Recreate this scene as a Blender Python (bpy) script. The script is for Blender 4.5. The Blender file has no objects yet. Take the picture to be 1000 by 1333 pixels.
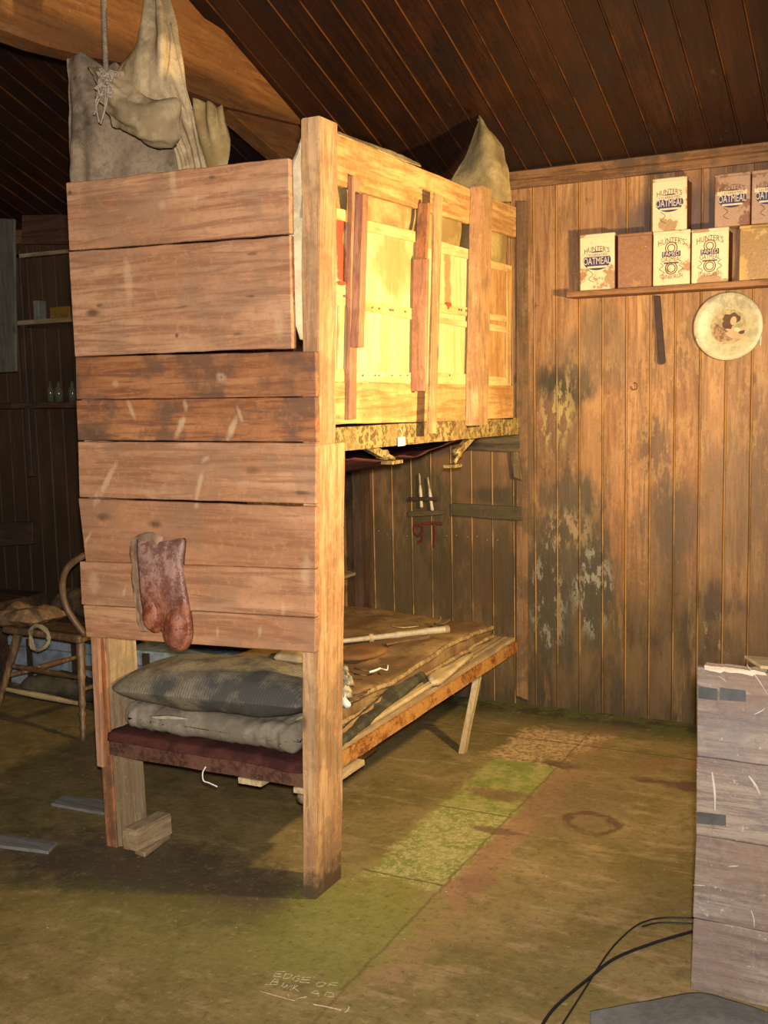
import bpy, bmesh, math, random
from mathutils import Vector, Matrix, noise as mn

# ------------------------------------------------------------------ camera
F_PX, YAW, PITCH, ROLL = 1392.68, .46798, .11148, -.02133
CAM = Vector((0, 0, 1.5))
_cy, _sy, _cp, _sp = math.cos(YAW), math.sin(YAW), math.cos(PITCH), math.sin(PITCH)
_fw = Vector((-_sy*_cp, _cy*_cp, -_sp)); _rt0 = Vector((_cy, _sy, 0)); _up0 = _rt0.cross(_fw)
_c, _s = math.cos(ROLL), math.sin(ROLL)
RT = _rt0*_c + _up0*_s
UP = _up0*_c - _rt0*_s
cd = bpy.data.cameras.new('camera'); cam = bpy.data.objects.new('camera', cd)
bpy.context.scene.collection.objects.link(cam)
cd.sensor_fit = 'HORIZONTAL'; cd.sensor_width = 36; cd.lens = F_PX/1000*36; cd.clip_start = .02
cam.matrix_world = Matrix(((RT.x, UP.x, -_fw.x, CAM.x), (RT.y, UP.y, -_fw.y, CAM.y), (RT.z, UP.z, -_fw.z, CAM.z), (0, 0, 0, 1)))
bpy.context.scene.camera = cam

# ------------------------------------------------------------------ light
sc = bpy.context.scene
sc.view_settings.view_transform = 'Standard'; sc.view_settings.look = 'None'
sc.view_settings.exposure = 0.0; sc.view_settings.gamma = 1; sc.view_settings.use_curve_mapping = False
w = bpy.data.worlds.new('world'); sc.world = w; w.use_nodes = True
w.node_tree.nodes['Background'].inputs[0].default_value = (1, .85, .65, 1)
w.node_tree.nodes['Background'].inputs[1].default_value = .02
def light(name, kind, loc, power, color, size=.1, target=None, angle=None, blend=.5):
    l = bpy.data.lights.new(name, kind); l.energy = power; l.color = color
    if kind == 'AREA': l.size = size; l.shape = 'DISK'
    else: l.shadow_soft_size = size
    if kind == 'SPOT': l.spot_size = angle; l.spot_blend = blend
    o = bpy.data.objects.new(name, l); sc.collection.objects.link(o); o.location = loc
    if target is not None:
        o.rotation_euler = (Vector(target)-Vector(loc)).to_track_quat('-Z', 'Y').to_euler()
    return o
# the hut's work lamp stands just right of the view, behind the tall crate; its cables cross the floor
light('work_lamp', 'SPOT', (-.22, 3.08, 1.62), 255, (1, .69, .28), .05, (-1.6, 3.6, 1.55), math.radians(165), 1.0)
# the flash of the camera
light('camera_flash', 'AREA', (.03, -.02, 1.56), 150, (1, .92, .84), .05, (-1.6, 3.2, 1.1))
# added weak fill from high behind the camera, standing in for daylight
light('added_fill', 'AREA', (1.6, -.6, 2.2), 9, (1, .85, .62), .9, (-1.5, 3.2, .6))

# ------------------------------------------------------------------ helpers
C = sc.collection
rng = random.Random(7)
def at(px, py, ax, val):
    """the point on the plane axis=val seen at a pixel of the 1000x1333 photograph"""
    d = RT*((px-500)/F_PX) - UP*((py-666.5)/F_PX) + _fw
    t = (val - CAM[ax])/d[ax]
    return CAM + d*t
def V(*a): return Vector(a)
def link(name, mesh, mat=None, parent=None, smooth=False):
    o = bpy.data.objects.new(name, mesh); C.objects.link(o)
    if mat: mesh.materials.append(mat)
    if parent:
        o.parent = parent
        off = Vector(parent.location)
        p = parent.parent
        while p: off += Vector(p.location); p = p.parent
        mesh.transform(Matrix.Translation(-off))
    if smooth:
        for p in mesh.polygons: p.use_smooth = True
    return o
def from_bm(name, bm, mat=None, parent=None, smooth=False):
    bmesh.ops.recalc_face_normals(bm, faces=bm.faces)
    me = bpy.data.meshes.new(name); bm.to_mesh(me); bm.free()
    return link(name, me, mat, parent, smooth)
def tag(o, label=None, cat=None, group=None, kind=None):
    if label: o['label'] = label
    if cat: o['category'] = cat
    if group: o['group'] = group
    if kind: o['kind'] = kind
    return o
def thing(name, loc, label, cat, group=None):
    o = bpy.data.objects.new(name, None); C.objects.link(o); o.location = loc
    o.empty_display_size = .1
    return tag(o, label, cat, group)
def recenter(o):
    """put the origin of a single-mesh thing at the middle of its base"""
    vs = [v.co for v in o.data.vertices]
    c = Vector(((min(v.x for v in vs)+max(v.x for v in vs))/2, (min(v.y for v in vs)+max(v.y for v in vs))/2, min(v.z for v in vs)))
    o.data.transform(Matrix.Translation(-c)); o.location = c
    return o
def solo(o, label, cat, group=None):
    return tag(recenter(o), label, cat, group)

def hexa(bm, a, b, c, d, n, nl=1, jit=0, bev=0):
    """plank: front face a(TL) b(TR) c(BR) d(BL), depth vector n, ragged long edges"""
    a, b, c, d, n = map(Vector, (a, b, c, d, n))
    rings = []
    seed = rng.uniform(0, 100)
    for i in range(nl+1):
        t = i/nl
        p, q = a.lerp(b, t), d.lerp(c, t)
        e = (q-p).normalized()
        j1 = mn.noise(V(seed, t*nl*.45, 0))*jit; j2 = mn.noise(V(seed+9, t*nl*.45, 3))*jit
        if i in (0, nl): k = (b-a).normalized()*(rng.uniform(-1, 1)*jit*.7)
        else: k = V(0, 0, 0)
        rings.append([bm.verts.new(x) for x in (p+e*j1+k, q+e*j2-k*.6, q+e*j2-k*.6+n, p+e*j1+k+n)])
    fs = []
    for i in range(nl):
        r, s = rings[i], rings[i+1]
        for k in range(4):
            bm.faces.new((r[k], r[(k+1) % 4], s[(k+1) % 4], s[k]))
    bm.faces.new(rings[0]); bm.faces.new(rings[-1][::-1])
    if bev:
        es = []
        for i in range(nl):
            for k in range(4):
                e = bm.edges.get((rings[i][k], rings[i+1][k]))
                if e: es.append(e)
        for r in (rings[0], rings[-1]):
            for k in range(4):
                e = bm.edges.get((r[k], r[(k+1) % 4]))
                if e: es.append(e)
        bmesh.ops.recalc_face_normals(bm, faces=bm.faces)
        bmesh.ops.bevel(bm, geom=es, offset=bev, segments=1, affect='EDGES')
def plank(name, a, b, c, d, n, mat, parent=None, nl=14, jit=.003, bev=.0025):
    bm = bmesh.new(); hexa(bm, a, b, c, d, n, nl, jit, bev)
    return from_bm(name, bm, mat, parent)
def box_bm(bm, lo, hi, bev=0, nl=1, jit=0):
    lo, hi = Vector(lo), Vector(hi)
    hexa(bm, (lo.x, lo.y, hi.z), (hi.x, lo.y, hi.z), (hi.x, lo.y, lo.z), (lo.x, lo.y, lo.z), (0, hi.y-lo.y, 0), nl, jit, bev)
def box(name, lo, hi, mat, parent=None, bev=.002, nl=1, jit=0):
    bm = bmesh.new(); box_bm(bm, lo, hi, bev, nl, jit)
    return from_bm(name, bm, mat, parent)
def post8(name, bot, top, mat, parent=None, n=16, jit=.003, bev=.003):
    """vertical timber between two quads (each 4 points, same order)"""
    bm = bmesh.new(); rings = []
    sd = rng.uniform(0, 99)
    for i in range(n+1):
        t = i/n
        ring = []
        for k in range(4):
            p = Vector(bot[k]).lerp(Vector(top[k]), t)
            if 0 < i < n: p += V(mn.noise(V(sd+k*7, t*n*.4, 0)), mn.noise(V(sd+k*7, t*n*.4, 5)), 0)*jit
            ring.append(bm.verts.new(p))
        rings.append(ring)
    es = []
    for i in range(n):
        for k in range(4):
            bm.faces.new((rings[i][k], rings[i][(k+1) % 4], rings[i+1][(k+1) % 4], rings[i+1][k]))
    bm.faces.new(rings[0][::-1]); bm.faces.new(rings[-1])
    for i in range(n):
        for k in range(4): es.append(bm.edges.get((rings[i][k], rings[i+1][k])))
    for k in range(4): es.append(bm.edges.get((rings[-1][k], rings[-1][(k+1) % 4])))
    bmesh.ops.recalc_face_normals(bm, faces=bm.faces)
    bmesh.ops.bevel(bm, geom=es, offset=bev, segments=2, affect='EDGES')
    return from_bm(name, bm, mat, parent)
def cr(p0, p1, p2, p3, t):
    return .5*((2*p1)+(-p0+p2)*t+(2*p0-5*p1+4*p2-p3)*t*t+(-p0+3*p1-3*p2+p3)*t*t*t)
def spline(pts, n):
    pts = [Vector(p) if not isinstance(p, (int, float)) else p for p in pts]
    m = len(pts)-1; out = []
    for i in range(n+1):
        u = i/n*m; k = min(int(u), m-1); t = u-k
        g = lambda j: pts[max(0, min(m, j))]
        out.append(cr(g(k-1), g(k), g(k+1), g(k+2), t))
    return out
def tube_bm(bm, pts, rad, seg=8, n=None, twist=None):
    if n: 
        if not isinstance(rad, (int, float)): rad = spline([float(r) for r in rad], n) if len(rad) > 1 else rad[0]
        pts = spline(pts, n)
    pts = [Vector(p) for p in pts]
    if isinstance(rad, (int, float)): rad = [rad]*len(pts)
    rings = []; up = None
    for i, p in enumerate(pts):
        t = (pts[min(i+1, len(pts)-1)]-pts[max(i-1, 0)]).normalized()
        if up is None:
            up = t.orthogonal().normalized()
        else:
            up = (up - t*up.dot(t)).normalized()
        sd = t.cross(up)
        rings.append([bm.verts.new(p+(up*math.cos(k*2*math.pi/seg)+sd*math.sin(k*2*math.pi/seg))*max(rad[i], .0003)) for k in range(seg)])
    for i in range(len(rings)-1):
        for k in range(seg):
            bm.faces.new((rings[i][k], rings[i][(k+1) % seg], rings[i+1][(k+1) % seg], rings[i+1][k]))
    bm.faces.new(rings[0][::-1]); bm.faces.new(rings[-1])
def tube(name, pts, rad, mat, parent=None, seg=8, n=None):
    bm = bmesh.new(); tube_bm(bm, pts, rad, seg, n)
    return from_bm(name, bm, mat, parent, True)
def sheet(name, rows, nu, nv, mat, parent=None, thick=.0015, folds=(), namp=.004, nsc=9, edge=0, smooth=True):
    """cloth through a grid of control points; folds = [(direction 'u'/'v', count, amplitude, phase)]"""
    cols = [spline(r, nu) for r in rows]
    grid = [[None]*(nu+1) for _ in range(nv+1)]
    for i in range(nu+1):
        col = spline([c[i] for c in cols], nv)
        for j in range(nv+1): grid[j][i] = col[j]
    bm = bmesh.new(); vs = [[bm.verts.new(grid[j][i]) for i in range(nu+1)] for j in range(nv+1)]
    for j in range(nv):
        for i in range(nu):
            bm.faces.new((vs[j][i], vs[j][i+1], vs[j+1][i+1], vs[j+1][i]))
    bm.normal_update()
    sd = rng.uniform(0, 50)
    disp = {}
    for j in range(nv+1):
        for i in range(nu+1):
            v = vs[j][i]; u_, v_ = i/nu, j/nv
            a = mn.noise(v.co*nsc+V(sd, 0, 0))*namp + mn.noise(v.co*nsc*3+V(sd, 4, 0))*namp*.35
            for (dr, cnt, amp, ph) in folds:
                x = u_ if dr == 'u' else v_
                y = v_ if dr == 'u' else u_
                a += amp*math.sin(cnt*6.283*(x+.06*math.sin(y*5+ph))+ph)*(.5+.5*math.sin(y*3.3+ph*2+1))
            disp[v] = v.normal.copy()*a
            if edge and (j in (0, nv) or i in (0, nu)):
                disp[v] += V(mn.noise(v.co*25), mn.noise(v.co*25+V(3, 3, 3)), mn.noise(v.co*25+V(9, 1, 3)))*edge
    for v, d in disp.items(): v.co += d
    me = bpy.data.meshes.new(name); bm.to_mesh(me); bm.free()
    o = link(name, me, mat, parent, smooth)
    m = o.modifiers.new('solid', 'SOLIDIFY'); m.thickness = thick; m.offset = 0
    return o
def pad(name, quad, h, r, mat, parent=None, n=30, namp=.004, nsc=14, pillow=0, top=None, fn=None):
    """soft pad on the base quad a b c d (bottom corners), thickness h, edge radius r"""
    a, b, c, d = map(Vector, quad)
    lx = ((b-a).length+(c-d).length)/2; ly = ((d-a).length+(c-b).length)/2
    hx, hy, hz = lx/2, ly/2, h/2
    bm = bmesh.new(); bmesh.ops.create_cube(bm, size=2)
    bmesh.ops.subdivide_edges(bm, edges=bm.edges, cuts=n, use_grid_fill=True)
    sd = rng.uniform(0, 50); r = min(r, hz*.99)
    for v in bm.verts:
        # denser near the edges
        q = [math.copysign(1-(1-abs(t))**1.5, t) for t in v.co]
        p = V(q[0]*hx, q[1]*hy, q[2]*hz)
        inner = V(max(-hx+r, min(hx-r, p.x)), max(-hy+r, min(hy-r, p.y)), max(-hz+r, min(hz-r, p.z)))
        dd = p-inner
        if dd.length > 1e-9: p = inner+dd.normalized()*r if max(abs(dd.x), abs(dd.y), abs(dd.z)) > r*.999 else inner+dd
        u, w_ = p.x/hx*.5+.5, p.y/hy*.5+.5
        z = p.z
        if pillow:
            e = ((1-abs(2*u-1)**pillow)*(1-abs(2*w_-1)**pillow))
            z *= max(e, .0)**.5*.95+.05
        base = (a.lerp(b, u)).lerp(d.lerp(c, u), w_)
        nn = base + V(0, 0, hz+z)
        k = mn.noise(nn*nsc+V(sd, 0, 0))*namp+mn.noise(nn*nsc*2.6+V(0, sd, 0))*namp*.4
        dirn = V((u-.5)*.8, (w_-.5)*.8, z/hz if hz else 0)
        nn += dirn*k
        if fn: nn = fn(u, w_, z/hz, nn)
        v.co = nn
    return from_bm(name, bm, mat, parent, True)
def slab(name, outline, depth, mat, parent=None, puff=0, rings=4, smooth=True):
    """shape traced as outline [Vector on a plane], front face puffed towards -depth by puff; depth = vector to the back"""
    bm = bmesh.new(); pts = [Vector(p) for p in outline]; c = sum(pts, V(0, 0, 0))/len(pts)
    dv = Vector(depth); nrm = -dv.normalized()
    loops = []
    back = [bm.verts.new(p+dv) for p in pts]
    front = [bm.verts.new(p) for p in pts]
    bm.faces.new(back)
    m = len(pts)
    for i in range(m): bm.faces.new((back[i], back[(i+1) % m], front[(i+1) % m], front[i]))
    prev = front
    for k in range(1, rings+1):
        t = 1-k/(rings+1)
        ring = [bm.verts.new(c+(p-c)*t+nrm*puff*math.sqrt(max(0, 1-t*t))) for p in pts]
        for i in range(m): bm.faces.new((prev[i], prev[(i+1) % m], ring[(i+1) % m], ring[i]))
        prev = ring
    bm.faces.new(prev)
    return from_bm(name, bm, mat, parent, smooth)

# ------------------------------------------------------------------ materials
class NT:
    def __init__(s, name):
        s.m = bpy.data.materials.new(name); s.m.use_nodes = True; s.t = s.m.node_tree
        s.b = s.t.nodes['Principled BSDF']
        s.tc = s.t.nodes.new('ShaderNodeTexCoord')
    def n(s, typ, **k):
        x = s.t.nodes.new(typ)
        for a, b in k.items(): setattr(x, a, b)
        return x
    def l(s, a, b): s.t.links.new(a, b)
    def val(s, sock, v):
        if hasattr(v, 'is_output') or hasattr(v, 'links'): s.l(v, sock)
        else: sock.default_value = v
    def math(s, op, a, b=0.0, c=None, clamp=False):
        x = s.n('ShaderNodeMath', operation=op, use_clamp=clamp)
        s.val(x.inputs[0], a); s.val(x.inputs[1], b)
        if c is not None: s.val(x.inputs[2], c)
        return x.outputs[0]
    def sep(s, v):
        x = s.n('ShaderNodeSeparateXYZ'); s.l(v, x.inputs[0]); return x.outputs
    def comb(s, x_, y_, z_):
        x = s.n('ShaderNodeCombineXYZ')
        for i, v in enumerate((x_, y_, z_)): s.val(x.inputs[i], v)
        return x.outputs[0]
    def mapping(s, v, scale=(1, 1, 1), loc=(0, 0, 0), rot=(0, 0, 0)):
        x = s.n('ShaderNodeMapping'); s.l(v, x.inputs[0])
        x.inputs['Scale'].default_value = scale; x.inputs['Location'].default_value = loc; x.inputs['Rotation'].default_value = rot
        return x.outputs[0]
    def noise(s, v, scale, detail=4, rough=.55, dist=0):
        x = s.n('ShaderNodeTexNoise'); s.l(v, x.inputs['Vector']); x.inputs['Scale'].default_value = scale
        x.inputs['Detail'].default_value = detail; x.inputs['Roughness'].default_value = rough; x.inputs['Distortion'].default_value = dist
        return s.mr(x.outputs[0], .27, .73)
    def white(s, v):
        x = s.n('ShaderNodeTexWhiteNoise', noise_dimensions='1D'); s.l(v, x.inputs['W']); return x.outputs['Value']
    def mr(s, v, a, b, c=0.0, d=1.0, smooth=False):
        x = s.n('ShaderNodeMapRange'); x.clamp = True
        if smooth: x.interpolation_type = 'SMOOTHSTEP'
        s.l(v, x.inputs[0])
        for i, q in zip((1, 2, 3, 4), (a, b, c, d)): s.val(x.inputs[i], q)
        return x.outputs[0]
    def mix(s, fac, a, b, mode='MIX'):
        x = s.n('ShaderNodeMix', data_type='RGBA', blend_type=mode); x.clamp_factor = True
        s.val(x.inputs[0], fac)
        for i, q in ((6, a), (7, b)):
            if isinstance(q, (tuple, list)): x.inputs[i].default_value = (*q[:3], 1)
            else: s.l(q, x.inputs[i])
        return x.outputs[2]
    def blob(s, x, y, cx, cy, rx, ry, nz, rag=.5, soft=.5):
        """0..1 ragged ellipse mask"""
        a = s.math('DIVIDE', s.math('SUBTRACT', x, cx), rx); b = s.math('DIVIDE', s.math('SUBTRACT', y, cy), ry)
        r = s.math('SQRT', s.math('ADD', s.math('MULTIPLY', a, a), s.math('MULTIPLY', b, b)))
        r = s.math('ADD', r, s.math('MULTIPLY', s.math('SUBTRACT', nz, .5), rag*1.6))
        return s.mr(r, 1-soft, 1+soft*.4, 1.0, 0.0, True)
    def rect(s, x, y, x0, x1, y0, y1, nz, rag=.02, soft=.01):
        k = s.math('MULTIPLY', s.math('SUBTRACT', nz, .5), rag*1.6)
        xx = s.math('ADD', x, k); yy = s.math('ADD', y, k)
        m = s.math('MULTIPLY', s.mr(xx, x0-soft, x0+soft), s.mr(xx, x1-soft, x1+soft, 1.0, 0.0))
        n_ = s.math('MULTIPLY', s.mr(yy, y0-soft, y0+soft), s.mr(yy, y1-soft, y1+soft, 1.0, 0.0))
        return s.math('MULTIPLY', m, n_)
    def done(s, col, rough=.6, bump=None, bstr=.3, bdist=.004, metal=0, spec=.5):
        s.val(s.b.inputs['Base Color'], (*col[:3], 1) if isinstance(col, (tuple, list)) else col)
        s.val(s.b.inputs['Roughness'], rough); s.val(s.b.inputs['Metallic'], metal); s.b.inputs['Specular IOR Level'].default_value = spec
        if bump is not None:
            b = s.n('ShaderNodeBump'); b.inputs['Strength'].default_value = bstr; b.inputs['Distance'].default_value = bdist
            s.l(bump, b.inputs['Height']); s.l(b.outputs[0], s.b.inputs['Normal'])
        return s.m
def grain_coords(k, axis, vec=None, rand=True, across=1.0):
    v = vec if vec is not None else k.tc.outputs['Object']
    if rand:
        oi = k.n('ShaderNodeObjectInfo'); a = k.n('ShaderNodeVectorMath', operation='ADD')
        k.l(v, a.inputs[0]); k.l(k.comb(k.math('MULTIPLY', oi.outputs['Random'], 17.0), k.math('MULTIPLY', oi.outputs['Random'], 31.0), k.math('MULTIPLY', oi.outputs['Random'], 53.0)), a.inputs[1])
        v = a.outputs[0]
    sc_ = {'x': (.07, 1, 1), 'y': (1, .07, 1), 'z': (1, 1, .07)}[axis]
    return v, k.mapping(v, sc_)
def wood_layers(k, axis, base, dark, light, vec=None, rand=True, tone=.35, knots=.6, gs=60):
    v, g = grain_coords(k, axis, vec, rand)
    n1 = k.noise(g, gs, 6, .7, .6)
    nfine = k.noise(v, 55, 5, .75)
    n2 = k.noise(g, gs*.22, 3, .5, 1.2)
    n3 = k.noise(v, 3.2, 3, .5)
    col = k.mix(k.mr(n2, .35, .68), base, light)
    col = k.mix(k.mr(n1, .42, .7, 0, .75), col, dark)
    col = k.mix(k.mr(n3, .42, .72, 0, tone), col, dark)
    vo = k.n('ShaderNodeTexVoronoi', feature='F1')
    kn = k.mapping(v, {'x': (3, 7, 7), 'y': (7, 3, 7), 'z': (7, 7, 3)}[axis]); k.l(kn, vo.inputs['Vector']); vo.inputs['Scale'].default_value = 1.0
    km = k.mr(vo.outputs['Distance'], .045, .11, knots, 0)
    col = k.mix(km, col, tuple(c*.35 for c in dark))
    col = k.mix(k.mr(nfine, .6, .95, 0, .45), col, dark)
    col = k.mix(k.mr(nfine, .38, .28, 0, .35), col, light)
    h = k.math('ADD', k.math('ADD', n1, k.math('MULTIPLY', n2, .6)), k.math('MULTIPLY', nfine, .5))
    return col, h, v, n3
_w = {}
def wood(key, axis, base, dark, light, rough=.62, **kw):
    tonevar = kw.pop('tonevar', .35); kw_marks = kw.pop('marks', ())
    if (key, axis) in _w: return _w[(key, axis)]
    grime = kw.pop('grime', None); gr_amt = kw.pop('gamt', .5); scuff = kw.pop('scuff', None); spec = kw.pop('spec', .35)
    k = NT(key+'_'+axis)
    col, h, v, n3 = wood_layers(k, axis, base, dark, light, **kw)
    if grime: col = k.mix(k.mr(k.noise(v, 5.5, 5, .65), .48, .68, 0, gr_amt), col, grime)
    for (cx, cz, rx, rz, rot, c_, amt) in kw_marks:
        p_ = k.sep(k.tc.outputs['Object'])
        dx = k.math('SUBTRACT', p_[0], cx); dz = k.math('SUBTRACT', p_[2], cz)
        cr_, sr_ = math.cos(rot), math.sin(rot)
        X_ = k.math('ADD', k.math('MULTIPLY', dx, cr_), k.math('MULTIPLY', dz, sr_)); Z_ = k.math('SUBTRACT', k.math('MULTIPLY', dz, cr_), k.math('MULTIPLY', dx, sr_))
        col = k.mix(k.math('MULTIPLY', k.blob(X_, Z_, 0.0, 0.0, rx, rz, k.noise(k.tc.outputs['Object'], 30, 4, .7), .5, .7), amt), col, c_)
    if scuff: col = k.mix(k.mr(k.noise(k.mapping(v, (1, 1, 1), rot=(.5, .7, .3)), 38, 6, .75), .84, .93, 0, .55), col, scuff)
    oi = k.n('ShaderNodeObjectInfo'); col = k.mix(k.mr(k.math('FRACT', k.math('MULTIPLY', oi.outputs['Random'], 7.31)), 0, 1, 0, tonevar), col, k.mix(.5, col, dark))
    _w[(key, axis)] = k.done(col, rough, h, .35, .0022, spec=spec)
    return _w[(key, axis)]
LT, DK = (.66, .47, .28), (.10, .06, .035)
MARKS = []
for (px, py, rx, ry, deg, c_, amt) in ((143, 625, 5, 26, 35, LT, .55), (128, 648, 5, 14, 30, LT, .4), (262, 632, 4, 22, 20, LT, .5), (258, 655, 4, 8, 15, LT, .4), (270, 598, 9, 4, -40, LT, .4),
    (236, 556, 5, 17, 30, LT, .55), (304, 557, 5, 18, 28, LT, .55), (172, 533, 4, 15, -22, LT, .45), (243, 528, 4, 10, -10, LT, .4), (313, 538, 3, 12, -20, LT, .4),
    (292, 491, 8, 7, 0, LT, .6), (292, 491, 3, 3, 0, DK, .7), (155, 499, 5, 5, 0, LT, .4), (122, 558, 34, 17, 0, DK, .6), (395, 641, 13, 3, 0, DK, .8), (285, 513, 40, 3, 0, DK, .7), (130, 516, 30, 5, 0, DK, .5),
    (116, 700, 3, 12, 40, LT, .5), (126, 758, 12, 16, 0, LT, .35), (166, 768, 3, 10, 20, LT, .4), (286, 822, 3, 9, 5, LT, .5), (246, 815, 3, 9, 15, LT, .4), (341, 822, 3, 9, 10, LT, .4), (372, 790, 3, 12, 0, LT, .3), (400, 745, 8, 30, 0, LT, .35),
    (170, 365, 7, 32, 0, LT, .4), (230, 235, 6, 18, 0, LT, .35), (216, 268, 7, 7, 0, LT, .35), (260, 259, 5, 5, 0, LT, .35), (330, 386, 7, 2, 0, DK, .8), (312, 435, 9, 2.5, 0, DK, .7), (240, 400, 12, 2, -8, DK, .5), (133, 398, 6, 2.5, 0, DK, .7), (233, 437, 3, 3, 0, DK, .9),
    (280, 232, 5, 2, 0, DK, .7), (330, 331, 8, 2, 0, DK, .7), (96, 252, 4, 3, 0, DK, .8), (365, 420, 7, 22, 0, LT, .3), (330, 610, 40, 12, 0, (.33, .15, .06), .4), (270, 700, 70, 8, 0, (.36, .15, .06), .4)):
    q_ = at(px, py, 1, 2.59); MARKS.append((q_.x+1.98, q_.z, rx/425, ry/425, math.radians(-deg), c_, amt))
def panelwood(ax): return wood('bunk_wood', ax, (.46, .225, .11), (.26, .115, .055), (.55, .30, .16), grime=(.25, .15, .09), gamt=.4, scuff=(.62, .42, .26), tone=.3, knots=.85, gs=45, marks=MARKS if ax == 'x' else ())
def redwood(ax): return wood('bunk_wood_dark', ax, (.36, .145, .055), (.17, .06, .025), (.46, .21, .09), marks=MARKS if ax == 'x' else (), grime=(.12, .07, .045), gamt=.75)
def postwood(ax): return wood('post_wood', ax, (.46, .26, .12), (.26, .13, .06), (.6, .37, .18), grime=(.16, .10, .05), gamt=.45, knots=.9, marks=((.39, .0, .12, .09, 0, (.05, .035, .02), .9),))
def casewood(ax): return wood('packing_case_wood', ax, (.70, .49, .22), (.48, .27, .09), (.76, .57, .29), grime=(.42, .22, .06), gamt=.25, knots=.3, tonevar=0)
def browncase(ax): return wood('stained_case_wood', ax, (.52, .28, .10), (.3, .13, .04), (.66, .4, .16), grime=(.3, .13, .045), gamt=.4, knots=.5, tonevar=0)
def darkwood(ax): return wood('dark_wood', ax, (.075, .042, .026), (.03, .018, .013), (.12, .065, .035), grime=(.04, .03, .022), gamt=.6)
def beamwood(ax): return wood('beam_wood', ax, (.26, .105, .028), (.13, .05, .015), (.32, .14, .045), grime=(.2, .09, .03), gamt=.5, scuff=(.5, .3, .14))
def greywood(ax): return wood('grey_wood', ax, (.2, .19, .17), (.12, .115, .1), (.27, .26, .23), knots=.1)
def palewood(ax): return wood('pale_wood', ax, (.52, .4, .22), (.32, .22, .1), (.62, .5, .3), grime=(.3, .2, .09), gamt=.4)
def dustywood(ax): return wood('dusty_wood', ax, (.34, .24, .13), (.2, .13, .07), (.45, .34, .2), grime=(.2, .15, .09), gamt=.6)

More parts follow.
